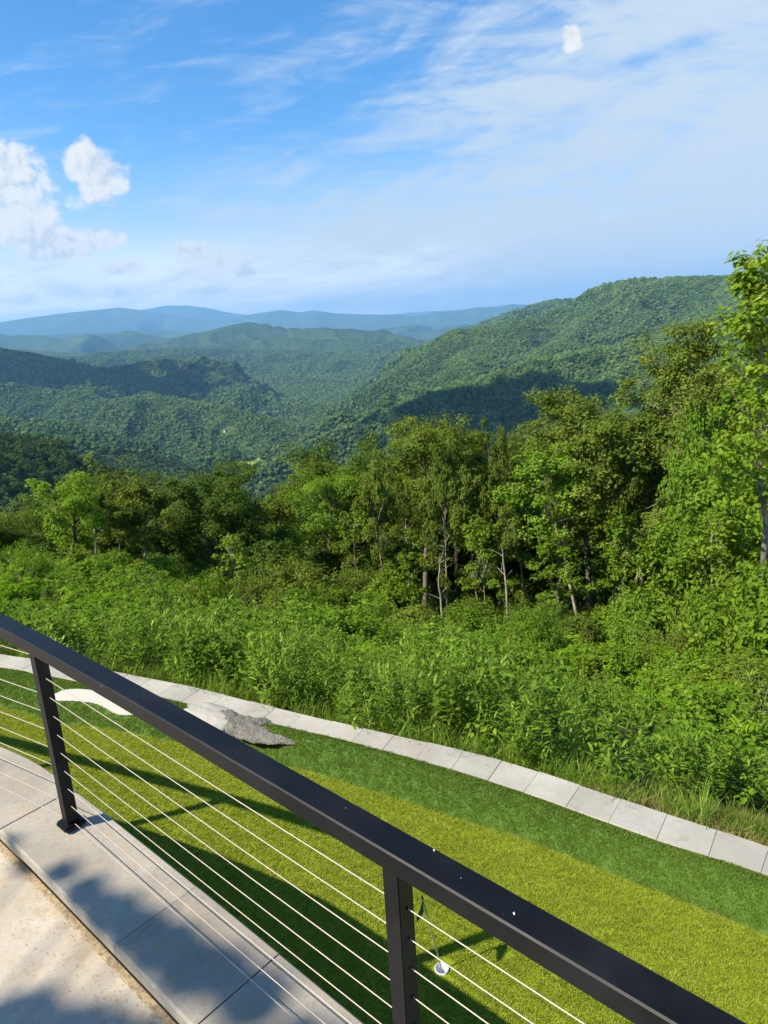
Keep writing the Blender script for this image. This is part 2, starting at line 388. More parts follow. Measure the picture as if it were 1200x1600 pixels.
def place_tree(name, tm, lm, bark, leaf, loc, rz=0., s=1., label=None, cat='tree', group=None, sz=1.):
    root = empty(name, loc, rz); root.scale = (s, s, s*sz)
    for mm, mt in ((tm, bark), (lm, leaf)):
        if mt.name not in [q.name for q in mm.materials if q]: mm.materials.append(mt)
    add_obj('trunk', tm, None, root); add_obj('crown', lm, None, root)
    return tag(root, label, cat, group)
def dup(root, loc, rz, s, label, group=None, sz=1., mat=None):
    r = root.copy(); COL.objects.link(r); r.location = [float(v) for v in loc]; r.rotation_euler = (0, 0, rz); r.scale = (s, s, s*sz)
    r['label'] = label
    if group: r['group'] = group
    for ch in list(root.children):
        c = ch.copy(); COL.objects.link(c); c.parent = r
        if mat and ch.name.startswith('crown'):
            c.material_slots[0].link = 'OBJECT'; c.material_slots[0].material = mat
    return r

#@@SETTING
# ------------------------------------------------------------------ retaining wall, patio, railing
RAIL = Path([(2.2, -.66), (1.5, .015), (1.0, .478), (.5, .942), (0, 1.405), (-.4, 1.773), (-.8, 2.139), (-1.2, 2.498), (-1.6, 2.851), (-2.0, 3.18), (-2.45, 3.46), (-2.93, 3.72), (-3.4, 3.96), (-3.95, 4.22), (-4.56, 4.51), (-5.2, 4.79), (-5.94, 5.13), (-7.2, 5.6)])
def band(path, s0, s1, o0, o1, z0, z1, step=.08, bev=.008):
    """solid strip following a path between offsets o0..o1 (to the left of travel) and heights z0..z1"""
    n = max(2, int((s1-s0)/step)+1); a = np.linspace(s0, s1, n); P = path.pos(a); Nn = path.nrm(a)
    bm = bmesh.new(); prof = [(o0, z0), (o1, z0), (o1, z1-bev), (o1-bev*np.sign(o1-o0), z1), (o0+bev*np.sign(o1-o0), z1), (o0, z1-bev)]
    rows = []
    for i in range(n): rows.append([bm.verts.new((P[i, 0]+Nn[i, 0]*o, P[i, 1]+Nn[i, 1]*o, z)) for o, z in prof])
    for i in range(n-1):
        for j in range(6): bm.faces.new((rows[i][j], rows[i][(j+1) % 6], rows[i+1][(j+1) % 6], rows[i+1][j]))
    bm.faces.new(rows[0]); bm.faces.new(rows[-1][::-1]); return bm
# travel is towards -x, so the left side of travel (positive nrm) faces the patio
sg = 1 if np.dot(RAIL.nrm(np.array([2.])), np.array([-.67, -.74]))[0] > 0 else -1
TURF_O, PAT_O = -.14*sg, .215*sg
wall = empty('retaining_wall', (0, 0, 0)); tag(wall, 'curved grey retaining wall with concrete coping that carries the black railing', 'wall')
bm_obj('wall_face', band(RAIL, .0, RAIL.L, TURF_O+.012*sg, PAT_O-.03*sg, TZ-.3, -.052), M['coping'], wall)
js = sorted([RAIL.near(g(*p)) for p in [(62, 1262), (240, 1433), (360, 1557), ]])
dj = (js[-1]-js[0])/2
arcs = [js[0]-dj*k_ for k_ in (4, 3, 2, 1)]+js+[js[-1]+dj*k_ for k_ in range(1, 8)]
arcs = [a for a in arcs if .05 < a < RAIL.L-.1]; arcs = [.0]+arcs+[RAIL.L]
for a0, a1 in zip(arcs[:-1], arcs[1:]):
    o = bm_obj('coping_stone', band(RAIL, a0+.0025, a1-.0025, TURF_O, PAT_O, -.05, rng.uniform(-.0015, .0015)), M['coping'], wall)
bm_obj('mortar', band(RAIL, .02, RAIL.L-.02, TURF_O+.006*sg, PAT_O-.008*sg, -.0518, -.006), M['joint'], wall)
# patio slab
a = np.linspace(0, RAIL.L, 120); P = RAIL.pos(a)+RAIL.nrm(a)*(PAT_O+.004*sg); bm = bmesh.new()
top = [bm.verts.new((x, y, -.12)) for x, y in P]; lo = [bm.verts.new((x-9*.67, y-9*.74, -.12)) for x, y in P]
mid = [bm.verts.new((x-.3*.67, y-.3*.74, -.12)) for x, y in P]
for i in range(len(P)-1):
    bm.faces.new((top[i], top[i+1], mid[i+1], mid[i])); bm.faces.new((mid[i], mid[i+1], lo[i+1], lo[i]))
o = bm_obj('patio', bm, M['patio']); tag(o, kind='structure')
bm = band(RAIL, .02, RAIL.L-.02, PAT_O-.02*sg, PAT_O+.009*sg, -.16, -.113, bev=.004); o = bm_obj('silt_line', bm, M['gravel'], wall)

rail = empty('cable_railing', RAIL.pos(2.)[0:2].tolist()+[0]); tag(rail, 'black metal cable railing with thin steel cables on the wall coping', 'railing')
ro = np.array(list(rail.location))
def shift(bm): bmesh.ops.translate(bm, verts=bm.verts, vec=(-ro[0], -ro[1], 0)); return bm
bm_obj('top_rail', shift(band(RAIL, .05, RAIL.L-.05, -.04, .04, .868, .92, .05, .004)), M['black'], rail)
def oriented_box(cx, cy, z0, z1, w, l, t, bev=.003):
    bm = bmesh.new(); n = np.array([-t[1], t[0]])
    v = []
    for z in (z0, z1):
        for a_, b_ in ((-1, -1), (1, -1), (1, 1), (-1, 1)):
            q = np.array([cx, cy])+t*a_*l/2+n*b_*w/2; v.append(bm.verts.new((q[0], q[1], z)))
    for f in ((0, 1, 2, 3), (4, 5, 6, 7), (0, 1, 5, 4), (1, 2, 6, 5), (2, 3, 7, 6), (3, 0, 4, 7)): bm.faces.new([v[i] for i in f])
    bmesh.ops.recalc_face_normals(bm, faces=bm.faces); bmesh.ops.bevel(bm, geom=bm.edges[:], offset=bev, segments=2, affect='EDGES'); return bm
s2 = RAIL.near((-.045, 1.395)); s1 = RAIL.near((-1.50, 2.735)); s0_ = RAIL.near((-3.6, 4.05)); sm1 = RAIL.near((-5.08, 4.74))
for s_ in (s2-1.98, s2, s1, s0_, sm1):
    q = RAIL.pos(s_); t = RAIL.tan(s_)
    po = bm_obj('post', shift(oriented_box(q[0], q[1], .004, .867, .052, .052, t)), M['black'], rail)
    bmb = shift(oriented_box(q[0], q[1], .0035, .03, .098, .098, t, .008)); bm_obj('base_plate', bmb, M['black'], po)
posts_s = [s2-1.98, s2, s1, s0_, sm1]
for k_ in range(10):
    z = .028+.0893*k_; T = Tubes()
    # straight spans between the posts
    ss = [max(.06, s2-1.98)]+[s2, s1, s0_, sm1, RAIL.L-.06]
    pts = []
    for A, B in zip(ss[:-1], ss[1:]):
        pa, pb = RAIL.pos(A), RAIL.pos(B)
        for u in np.linspace(0, 1, 6)[:-1]: pts.append([*(pa*(1-u)+pb*u), z-.0025*sin(pi*u)])
    pts.append([*RAIL.pos(ss[-1]), z]); pts = np.array(pts)-[ro[0], ro[1], 0]
    T.add(pts, .0018, 6); add_obj('cable', T.mesh('cable'), M['cable'], rail)
    for s_ in (s2, s1):
        q = RAIL.pos(s_)+RAIL.tan(s_)*-.027-ro[:2]; t = RAIL.tan(s_); fb = bmesh.new()
        r = bmesh.ops.create_cone(fb, cap_ends=True, segments=8, radius1=.0045, radius2=.0045, depth=.004)
        rotm = Vector((0, 0, 1)).rotation_difference(Vector((t[0], t[1], 0))).to_matrix().to_4x4()
        bmesh.ops.transform(fb, matrix=Matrix.Translation((q[0], q[1], z)) @ rotm, verts=r['verts'])
        bm_obj('cable_fitting', fb, M['black'], rail)
# pale chips of paint / bird marks on the rail
for x, y, s_ in ((803, 1427, .003), (678, 1328, .0024), (475, 1210, .0013), (158, 1072, .0016), (540, 1262, .001), (720, 1372, .0009)):
    fb = bmesh.new(); q = g(x, y, .9212); r = bmesh.ops.create_circle(fb, cap_ends=True, segments=9, radius=s_)
    for v in r['verts']: v.co.x = v.co.x*random.uniform(.5, .8)+q[0]-ro[0]; v.co.y = v.co.y*random.uniform(1., 2.)+q[1]-ro[1]; v.co.z = .9206
    bm_obj('scuff', fb, M['chip'], rail)

# ------------------------------------------------------------------ cap border, turf
CAPI = Path([(4.6, .6), (3.9, 1.9), (3.1, 2.95), (2.27, 3.68), (1.63, 4.14), (.86, 4.70), (.39, 4.98), (-.68, 5.53), (-1.29, 5.86), (-2.2, 6.36), (-3.21, 6.83), (-3.8, 7.1), (-4.44, 7.33), (-5.6, 7.8), (-7.2, 8.3), (-9.5, 8.7)])
FRI = Path([(3.7, 1.3), (3.0, 2.3), (2.05, 3.28), (1.48, 3.71), (1.14, 3.97), (.77, 4.22), (.34, 4.47), (-.2, 4.80), (-.75, 5.11), (-1.4, 5.43), (-2.08, 5.70), (-2.48, 5.86), (-2.83, 6.0), (-3.27, 6.13), (-4.0, 6.5), (-5.2, 6.95), (-7., 7.4), (-9.5, 7.7)])
sgc = 1 if np.dot(CAPI.nrm(np.array([5.])), np.array([.5, .86]))[0] > 0 else -1
edg = empty('paver_border', (0, 0, TZ)); tag(edg, 'curved border of pale concrete pavers between dark green turf and tall weeds', 'border')
jp = [CAPI.near(g(x, y, TZ)) for x, y in [(417, 1119), (462, 1127), (508, 1140), (558, 1152), (608, 1160), (660, 1175), (714, 1192), (773, 1206), (831, 1223), (896, 1244), (962, 1267), (1035, 1292), (1112, 1321), (1194, 1352)]]
jp = sorted(jp); dj = float(np.mean(np.diff(jp))); a0 = jp[0]; pre = []
while a0-dj > .1: a0 -= dj; pre.append(a0)
a0 = jp[-1]; post = []
while a0+dj < CAPI.L-.1: a0 += dj; post.append(a0)
arcs = [0.]+pre[::-1]+jp+post+[CAPI.L]
def band_loc(*a_, **k_):
    bm = band(*a_, **k_); bmesh.ops.translate(bm, verts=bm.verts, vec=(0, 0, -TZ)); return bm
for A, B in zip(arcs[:-1], arcs[1:]):
    dz = rng.uniform(-.003, .003)
    bm_obj('paver', band_loc(CAPI, A+.0018, B-.0018, rng.uniform(-.003, .003), (.30+rng.uniform(-.004, .004))*sgc, TZ-.07, TZ+.012+dz, bev=.006), M['paver'], edg)
bm_obj('mortar', band_loc(CAPI, .02, CAPI.L-.02, .008*sgc, .288*sgc, TZ-.1, TZ+.002), M['joint'], edg)
bm_obj('footing', band_loc(CAPI, .02, CAPI.L-.02, .01*sgc, .285*sgc, TZ-.9, TZ-.102), M['coping'], edg)

def loft(pa, pb, nu, nv, zf):
    """surface between two curves; zf(u across, v along, x, y)"""
    v = np.linspace(0, 1, nv); A = pa(v); B = pb(v); u = np.linspace(0, 1, nu)
    X = A[:, None]*(1-u)[None, :, None]+B[:, None]*u[None, :, None]
    Z = zf(u[None, :]+0*v[:, None], v[:, None]+0*u[None, :], X[..., 0], X[..., 1])
    V = np.concatenate([X, Z[..., None]], -1)
    i = np.arange(nv-1)[:, None]*nu; j = np.arange(nu-1)[None]
    Q = np.stack([i+j, i+j+1, i+nu+j+1, i+nu+j], -1).reshape(-1, 4)
    return V.reshape(-1, 3), Q
VP = [Path(np.vstack([[p.pos(a_) for a_ in np.linspace(.01, p.L-.01, 60)]]), 4) for p in (RAIL, FRI, CAPI)]
# correspondence between the curves: nearest points
fs = np.linspace(.02, FRI.L-.02, 260)
frp = FRI.pos(fs)
capn = np.array([CAPI.near(q) for q in frp]); capn = np.maximum.accumulate(capn)
cap_pts = CAPI.pos(capn)-CAPI.nrm(capn)*.004*sgc
wal = RAIL.near; wn = np.array([RAIL.near(q) for q in frp]); wn = np.maximum.accumulate(wn)
wall_pts = RAIL.pos(wn)+RAIL.nrm(wn)*(TURF_O+.02*sg)
# beyond the ends of the rail let the turf run on
def interp_curve(C):
    return lambda v: np.stack([np.interp(v, np.linspace(0, 1, len(C)), C[:, i]) for i in range(2)], -1)
def fz(u, v, x, y): return TZ-.012+.18*np.sin(pi*np.clip(u, 0, 1))**1.3*(.75+.5*vnoise(x*.6, y*.6, 4))+.012*(fbm(x*2, y*2, 2)-.5)*np.sin(pi*u)
def gz(u, v, x, y): return TZ-.014+.03*(fbm(x*.5, y*.5, 2, 5)-.5)*np.sin(pi*u)
Vg, Qg = loft(interp_curve(wall_pts), interp_curve(frp), 40, 260, gz)
CUP = g(690, 1511, TZ)
bm = bmesh.new(); bm.from_mesh(mesh_np('pg', Vg, [Qg])); bm.faces.ensure_lookup_table()
near = [v for v in bm.verts if math.hypot(v.co.x-CUP[0], v.co.y-CUP[1]) < .075]
bmesh.ops.delete(bm, geom=list({f for v in near for f in v.link_faces}) or [min(bm.faces, key=lambda f: (f.calc_center_median()-Vector(CUP)).length)], context='FACES')
be = [e for e in bm.edges if e.is_boundary and math.hypot(e.verts[0].co.x-CUP[0], e.verts[0].co.y-CUP[1]) < .4]
nb_ = len(be); ct = sum((e.verts[0].co.z for e in be))/nb_; CUP[2] = ct
ring = [bm.verts.new((CUP[0]+.0385*cos(2*pi*q/nb_), CUP[1]+.0385*sin(2*pi*q/nb_), ct)) for q in range(nb_)]
re_ = [bm.edges.new((ring[q], ring[(q+1) % nb_])) for q in range(nb_)]
bmesh.ops.bridge_loops(bm, edges=be+re_)
o = bm_obj('putting_green', bm, M['green'], smooth=True); tag(o, kind='structure')
Vf, Qf = loft(interp_curve(frp), interp_curve(cap_pts), 24, 520, fz)
o = add_obj('fringe_turf', mesh_np('fringe_turf', Vf, [Qf], True), M['fringe']); tag(o, kind='structure')
# white turf patch lying on the fringe
from mathutils.bvhtree import BVHTree
bvh_f = BVHTree.FromPolygons([tuple(v) for v in Vf], [tuple(q) for q in Qf])
def on_fringe(x, y):
    h = bvh_f.ray_cast((0, 0, H), tuple(ray(x, y))); return np.array(h[0]) if h[0] else g(x, y, TZ+.1)
WP = np.array([on_fringe(x, y)[:2] for x, y in [(62, 1098), (85, 1088), (105, 1081), (135, 1081), (175, 1091), (203, 1104), (232, 1118), (215, 1121), (185, 1121), (165, 1111), (150, 1104), (125, 1100), (95, 1099)]])
WPs = catmull(np.vstack([WP, WP[:1]]), 5)[:-1]
def in_poly(x, y, P):
    c = np.zeros(np.shape(x), bool); n = len(P)
    for i in range(n):
        x1, y1 = P[i]; x2, y2 = P[(i+1) % n]
        c ^= ((y1 > y) != (y2 > y)) & (x < (x2-x1)*(y-y1)/(y2-y1+1e-12)+x1)
    return c
def fr_h(x, y):
    h = bvh_f.ray_cast((x, y, 2), (0, 0, -1)); return (h[0].z if h[0] else TZ), (h[1] if h[0] else None)
# build patch as fine grid clipped to outline
x0, y0 = WPs.min(0); x1, y1 = WPs.max(0); st = .008
gx, gy = np.meshgrid(np.arange(x0, x1, st), np.arange(y0, y1, st)); ins = in_poly(gx, gy, WPs)
bm = bmesh.new(); vid = {}
def vv(i, j):
    if (i, j) not in vid:
        x, y = x0+i*st, y0+j*st; vid[i, j] = bm.verts.new((x, y, fr_h(x, y)[0]+.022))
    return vid[i, j]
for j in range(ins.shape[0]):
    for i in range(ins.shape[1]):
        if ins[j, i]: bm.faces.new((vv(i, j), vv(i+1, j), vv(i+1, j+1), vv(i, j+1)))
o = bm_obj('bunker_turf', bm, M['white'], smooth=True); tag(o, kind='structure')
bvh_g = BVHTree.FromPolygons([tuple(v) for v in Vg], [tuple(q) for q in Qg])

# pile tiles
def pile_tile(name, n, size, h, w, mat, seed, lean=.5):
    rg = np.random.default_rng(seed); C = np.stack([rg.uniform(-size/2, size/2, n), rg.uniform(-size/2, size/2, n), np.zeros(n)], 1)
    az = rg.uniform(0, 2*pi, n); D = np.stack([np.cos(az)*lean, np.sin(az)*lean, np.ones(n)], 1)+np.array([.15, 0, 0]); D = unit(D)
    S = unit(np.stack([-np.sin(az+rg.normal(size=n)), np.cos(az), np.zeros(n)], 1)); hh = (h*rg.uniform(.7, 1.25, n))[:, None]
    V = np.stack([C-S*w/2, C+S*w/2, C+D*hh*.6+S*w*.4, C+D*hh*.6-S*w*.4, C+D*hh+np.stack([np.cos(az), np.sin(az), -.3+0*az], 1)*hh*.25], 1).reshape(-1, 3)
    o_ = np.arange(n)[:, None]*5; Q = o_+np.array([[0, 1, 2, 3]]); Tt = o_+np.array([[3, 2, 4]])
    me = mesh_np(name, V, [Tt, Q]); r = rg.random(n); face_attr(me, np.concatenate([r, r])); return add_obj(name, me, mat, link=False)
NRM = {}
def tile_points(bvh, xr, yr, step, cond=None, lift=0):
    pts = []
    for x in np.arange(xr[0], xr[1], step):
        for y in np.arange(yr[0], yr[1], step):
            xx, yy = x+rng.uniform(-.3, .3)*step, y+rng.uniform(-.3, .3)*step
            # keep to what the frame shows, with a margin
            if yy < .3: continue
            px, py = project((xx, yy, TZ))
            if not (-260 < px < 1460 and 900 < py < 1800): continue
            h = bvh.ray_cast((xx, yy, 2), (0, 0, -1))
            if h[0] is None: continue
            if cond and not cond(xx, yy): continue
            pts.append((xx, yy, h[0].z+lift)); nr = h[1] if h[1].z > 0 else -h[1]; NRM[(round(xx, 5), round(yy, 5))] = nr
    return np.array(pts)
def spread(name, P, protos, label, cat, sc=(.9, 1.1), tilt=0.):
    n = len(P); rot = np.stack([rng.normal(size=n)*tilt, rng.normal(size=n)*tilt, rng.uniform(0, 2*pi, n)], 1)
    if 'turf' in name:
        for q in range(n):
            nr = NRM.get((round(P[q, 0], 5), round(P[q, 1], 5)))
            if nr is not None: rot[q] = (Vector((0, 0, 1)).rotation_difference(nr) @ Quaternion((0, 0, 1), float(rot[q, 2]))).to_euler()
    s_ = rng.uniform(sc[0], sc[1], n)*(1 if 'turf' in name else .55+.8*vnoise(P[:, 0]*.8+7, P[:, 1]*.8, 5)); return scatter(name, P, rot, np.stack([s_, s_, s_], 1), rng.integers(0, len(protos), n), protos, label, cat)
P = tile_points(bvh_g, (-6.5, 3.5), (.3, 7.6), .05, lambda x, y: math.hypot(x-CUP[0], y-CUP[1]) > .062)
spread('putting_turf_pile', P, [pile_tile('a', 95, .075, .011, .0042, M['pile_lime'], s_) for s_ in (1, 2, 3, 4)], 'short lime green artificial turf pile of the putting green', 'turf')
P = tile_points(bvh_f, (-6.5, 3.7), (1.2, 8.6), .05, lambda x, y: not in_poly(np.array(x), np.array(y), WPs))
spread('fringe_turf_pile', P, [pile_tile('b', 110, .075, .011, .0042, M['pile_green'], s_, .5) for s_ in (5, 6, 7, 8)], 'longer dark green artificial turf pile along the pavers', 'turf', (.95, 1.15), .04)

# ------------------------------------------------------------------ flag in its cup
fl = empty('golf_flag', CUP); tag(fl, 'small green practice flag on a thin metal pole standing in the putting green', 'flag')
top = at(660, 1403, math.hypot(CUP[0]-.04, CUP[1]-.02)); top = top-CUP
T = Tubes(); T.add([np.zeros(3), top*.5, top], .0042, 8); add_obj('pole', T.mesh('pole'), M['steel'], fl)
T = Tubes(); T.add([top*.985, top*1.02], .0065, 8); add_obj('pole_tip', T.mesh('pole_tip'), M['flag'], fl)
fd = -unit(np.array([CUP[0]+top[0], CUP[1]+top[1], 0])); sd = np.array([-fd[1], fd[0], 0]);
if sd[0] > 0: sd = -sd
n = 12; vs = []
for i in range(n+1):
    u = i/n; q = top*.985+fd*.105*u+sd*(.012*sin(u*1.3)+.028*u*u)+np.array([0, 0, -.02*u*u])
    dn = np.array([0, 0, -1.])*(.085-.055*u)
    vs += [q, q+dn*.5+sd*.008*sin(u*6), q+dn]
vs = np.array(vs); i = np.arange(n)[:, None]*3; Q = np.concatenate([i+np.array([[0, 1, 4, 3]]), i+np.array([[1, 2, 5, 4]])])
o = add_obj('cloth', mesh_np('cloth', vs, [Q], True), M['flag'], fl)
md = o.modifiers.new('thick', 'SOLIDIFY'); md.thickness = .0015
bm = bmesh.new(); n = 28
prof = [(.040, -.09), (.040, .006), (.037, .008), (.034, .005), (.033, -.075), (0.0005, -.075)]
rows = [[bm.verts.new((r*cos(2*pi*j/n), r*sin(2*pi*j/n), z)) for j in range(n)] for r, z in prof]
for a_, b_ in zip(rows[:-1], rows[1:]):
    for j in range(n): bm.faces.new((a_[j], a_[(j+1) % n], b_[(j+1) % n], b_[j]))
bm.verts.ensure_lookup_table()
o = bm_obj('cup', bm, M['cup'], fl, (0, 0, .004), True)

# ------------------------------------------------------------------ rock set into the border
RA, RB = on_fringe(463, 1164), on_fringe(318, 1110); RC = (RA+RB)/2; RLn = float(np.linalg.norm((RA-RB)[:2]))/2
rk = empty('boulder', (RC[0], RC[1], RC[2]-.035)); tag(rk, 'long flat grey boulder set across the pavers and turf', 'rock')
bm = bmesh.new(); bmesh.ops.create_icosphere(bm, subdivisions=6, radius=1)
t = unit((RA-RB)[:2]); ang = math.atan2(t[1], t[0])
from mathutils import noise as mn
for v in bm.verts:
    c = v.co.copy(); x, y, z = c
    w = .145*(1-.55*max(0, x)**1.6)*(1+.12*sin(x*5)); xx = x*RLn; yy = y*w; zz = z*.062*(1-.35*max(0, x))
    q = Vector((xx*3, yy*3, zz*3)); f = mn.fractal(q*1.6, 1., 2., 5)
    ly = mn.fractal(Vector((xx*1.5, yy*9, zz*22)), .8, 2., 4)
    rug = 1. if xx > -.05 else .25
    zz = zz*(1+.35*f)+(.014*ly*rug+.012*f) * (1 if z > -.2 else 0); yy += .03*f; xx += .02*ly*rug
    zz = min(zz, .10+.006*ly*rug)
    v.co = Vector((xx*cos(ang)-yy*sin(ang), xx*sin(ang)+yy*cos(ang), zz+.02))
bm_obj('stone', bm, M['rock'], rk, smooth=False)
bm = bmesh.new(); bmesh.ops.create_icosphere(bm, subdivisions=5, radius=1)
for v in bm.verts:
    x, y, z = v.co; f = mn.fractal(Vector((x*2, y*2, z)), 1., 2., 4)
    xx = x*.36*(1+.14*f)-.42; yy = y*.175*(1+.2*f)-.02; zz = z*.075+.01*f
    v.co = Vector((xx*cos(ang)-yy*sin(ang), xx*sin(ang)+yy*cos(ang), zz+.02))
bm_obj('cement_collar', bm, M['paver'], rk, smooth=True)

# grit and dry leaf crumbs along the foot of the wall
def chips(n, fn, seed, lo=.0015, hi=.006):
    rg = np.random.default_rng(seed); C = np.array([fn(rg) for _ in range(n)]); N = unit(rg.normal(size=(n, 3))*.35+np.array([0, 0, 1]))
    s_ = rg.uniform(lo, hi, n); V, F, r = leaves(C, N, s_*1.6, s_, rg); me = mesh_np('grit', V, F); return me
def f1(rg):
    s_ = rg.uniform(s2, s1+1.2); d = PAT_O+(.01+abs(rg.normal())*.13*(.4+1.2*max(0, (s_-s2)/(s1-s2)-.3)))*sg; q = RAIL.pos(s_)+RAIL.nrm(s_)*d; return [q[0], q[1], -.1175+rg.uniform(0, .002)]
o = add_obj('leaf_crumbs', chips(1100, f1, 3, .001, .004), M['debris']); tag(o, 'brown leaf crumbs and grit scattered on the patio beside the wall', 'debris', kind='stuff')
def f2(rg):
    s_ = rg.uniform(s2-.5, s1+1.2); d = PAT_O+(.008+abs(rg.normal())*.006)*sg; q = RAIL.pos(s_)+RAIL.nrm(s_)*d; return [q[0], q[1], -.112+rg.uniform(0, .004)]
o = add_obj('sand_grains', chips(1000, f2, 4, .0015, .004), M['gravel']); tag(o, 'tan sand grains packed into the gap between patio and wall', 'debris', kind='stuff')
#@@TERRAIN
# ------------------------------------------------------------------ terrain
def cap_dist(az):
    f = CAP_TAB; return np.interp(az, f[0], f[1])
a_ = np.linspace(0, CAPI.L, 400); cp = CAPI.pos(a_)+CAPI.nrm(a_)*.30*sgc
caz = np.degrees(np.arctan2(cp[:, 0], cp[:, 1])); cd = np.hypot(cp[:, 0], cp[:, 1]); od = np.argsort(caz); CAP_TAB = (caz[od], cd[od])
RIDGES = []   # (points Nx3, slope, roundness, noise amplitude)
def ridge(pts, slope=.45, w=60., amp=1., base=None):
    RIDGES.append((np.array([at(x, y, d) for x, y, d in pts]), slope, w, amp))
# right-hand mountain
ridge([(1420, 470, 2700), (1300, 440, 2900), (1200, 436, 3000), (1100, 434, 3200), (1030, 440, 3300), (990, 444, 3350), (950, 450, 3400), (915, 464, 3400), (890, 476, 3400), (850, 492, 3350), (800, 506, 3300), (760, 515, 3200), (720, 524, 3100), (690, 541, 3000), (655, 562, 2900), (610, 588, 2800), (560, 618, 2750), (510, 640, 2700)], .42, 90)
ridge([(1180, 470, 2700), (1050, 520, 2300), (960, 560, 2000)], .5, 60)
ridge([(960, 455, 3350), (900, 520, 2900), (840, 560, 2500)], .55, 50)
ridge([(800, 508, 3200), (740, 560, 2700), (640, 615, 2350)], .5, 50)
# nearer spur, sunlit on its left, in shade below
ridge([(1300, 540, 1500), (1150, 545, 1600), (1000, 545, 1700), (930, 548, 1750), (880, 560, 1780), (830, 572, 1800), (760, 592, 1800), (700, 612, 1750), (640, 632, 1700), (580, 655, 1650), (520, 676, 1600), (470, 700, 1550), (430, 725, 1500), (400, 745, 1450)], .52, 50)
ridge([(1300, 620, 900), (1100, 640, 950), (900, 665, 1000), (760, 690, 1000), (640, 712, 980), (560, 732, 950), (480, 752, 900)], .5, 40)
# left near hill
ridge([(-200, 690, 520), (-60, 690, 580), (20, 694, 620), (70, 708, 640), (120, 728, 650), (170, 752, 640), (230, 790, 600)], .5, 30)
# middle hills, left and centre
ridge([(-160, 640, 2000), (0, 655, 1900), (120, 670, 1800), (220, 690, 1750)], .5, 40, .8)
ridge([(140, 628, 2900), (260, 622, 2700), (360, 640, 2450), (420, 660, 2300)], .52, 40, .8)
ridge([(-150, 548, 4600), (0, 548, 4400), (60, 556, 4300), (130, 575, 4100), (190, 600, 3800)], .5, 50)
ridge([(120, 590, 4300), (190, 574, 4300), (250, 563, 4300), (290, 568, 4200), (340, 588, 3900), (380, 610, 3600)], .52, 45)
ridge([(300, 590, 5600), (400, 585, 5400), (480, 592, 5000), (560, 600, 4700), (600, 605, 4500)], .45, 60, .9)
ridge([(-100, 545, 8500), (20, 545, 8500), (120, 552, 8000), (200, 552, 7600), (270, 545, 7400)], .4, 90, .8)
ridge([(150, 552, 7200), (300, 545, 7000), (400, 548, 7000), (500, 550, 6600), (600, 556, 6000), (660, 562, 5600)], .4, 80, .9)
ridge([(210, 540, 9500), (260, 530, 9500), (300, 522, 9500), (340, 513, 9500), (362, 507, 9500), (385, 503, 9500), (410, 505, 9400), (450, 512, 9200), (500, 513, 9000), (550, 514, 8800), (590, 519, 8700), (630, 526, 8500), (680, 540, 8000), (720, 552, 7500)], .42, 70)
ridge([(330, 535, 8400), (430, 528, 8200), (520, 530, 8000), (600, 536, 7600), (640, 545, 7200)], .42, 70)
ridge([(-100, 600, 3400), (40, 604, 3300), (130, 618, 3150), (210, 640, 2950)], .5, 40)
ridge([(300, 612, 3900), (370, 622, 3700), (440, 632, 3500), (500, 640, 3300)], .5, 40)
ridge([(420, 575, 6200), (490, 568, 6200), (560, 572, 5900), (620, 580, 5600)], .45, 60)
ridge([(60, 560, 6400), (160, 562, 6300), (250, 556, 6200), (330, 560, 6000)], .45, 60)
ridge([(-100, 672, 1500), (80, 684, 1450), (200, 704, 1400), (290, 730, 1300)], .5, 35)
ridge([(380, 520, 9300), (400, 535, 8600), (430, 550, 7800)], .5, 60)
ridge([(500, 514, 9000), (530, 530, 8300), (570, 548, 7400)], .5, 60)
# far left band
ridge([(-250, 540, 13000), (-60, 530, 13500), (20, 528, 13500), (60, 526, 13500), (110, 531, 13500), (160, 524, 14000), (215, 521, 14000), (250, 527, 14000), (300, 530, 14000), (340, 527, 14000)], .25, 300)
ridge([(-250, 530, 17000), (0, 527, 17000), (200, 518, 18000), (240, 515, 18000), (300, 519, 18000), (400, 524, 18000)], .25, 400)
# blue hills behind the right mountain
ridge([(560, 522, 17000), (600, 513, 17000), (625, 510, 17000), (650, 508, 17000), (670, 511, 17000), (690, 517, 17000), (705, 512, 16500), (725, 508, 16500), (745, 510, 16500), (800, 520, 16000)], .22, 300, .7)
ridge([(740, 512, 6200), (775, 497, 6000), (800, 489, 5900), (830, 480, 5800), (860, 472, 5700), (890, 469, 5600), (930, 468, 5500), (1000, 466, 5400)], .4, 100)
# far ranges
ridge([(-300, 520, 28000), (-80, 508, 28000), (0, 504, 28000), (40, 497, 28000), (95, 490, 28000), (150, 484, 29000), (185, 480, 29000), (225, 484, 29000), (262, 491, 29000), (300, 497, 28500), (350, 503, 28000), (420, 512, 28000)], .22, 700, .6)
ridge([(150, 500, 35000), (210, 487, 35000), (232, 482, 35000), (262, 478, 35000), (290, 477, 35000), (320, 481, 35000), (350, 487, 35000), (385, 492, 35000), (430, 496, 35000), (500, 500, 35000)], .2, 900, .6)
ridge([(330, 502, 28000), (385, 492, 28000), (410, 488, 28000), (440, 484, 28000), (465, 488, 28000), (490, 485, 28000), (520, 489, 28000), (570, 491, 28000), (620, 492, 28000), (680, 496, 28000), (760, 500, 28000)], .2, 800, .6)
ridge([(560, 502, 26000), (640, 496, 26000), (680, 488, 26000), (715, 485, 26000), (745, 480, 26000), (775, 479, 26000), (800, 475, 26000), (840, 477, 26000), (900, 480, 26000), (1000, 478, 26000), (1300, 470, 26000)], .22, 600, .6)
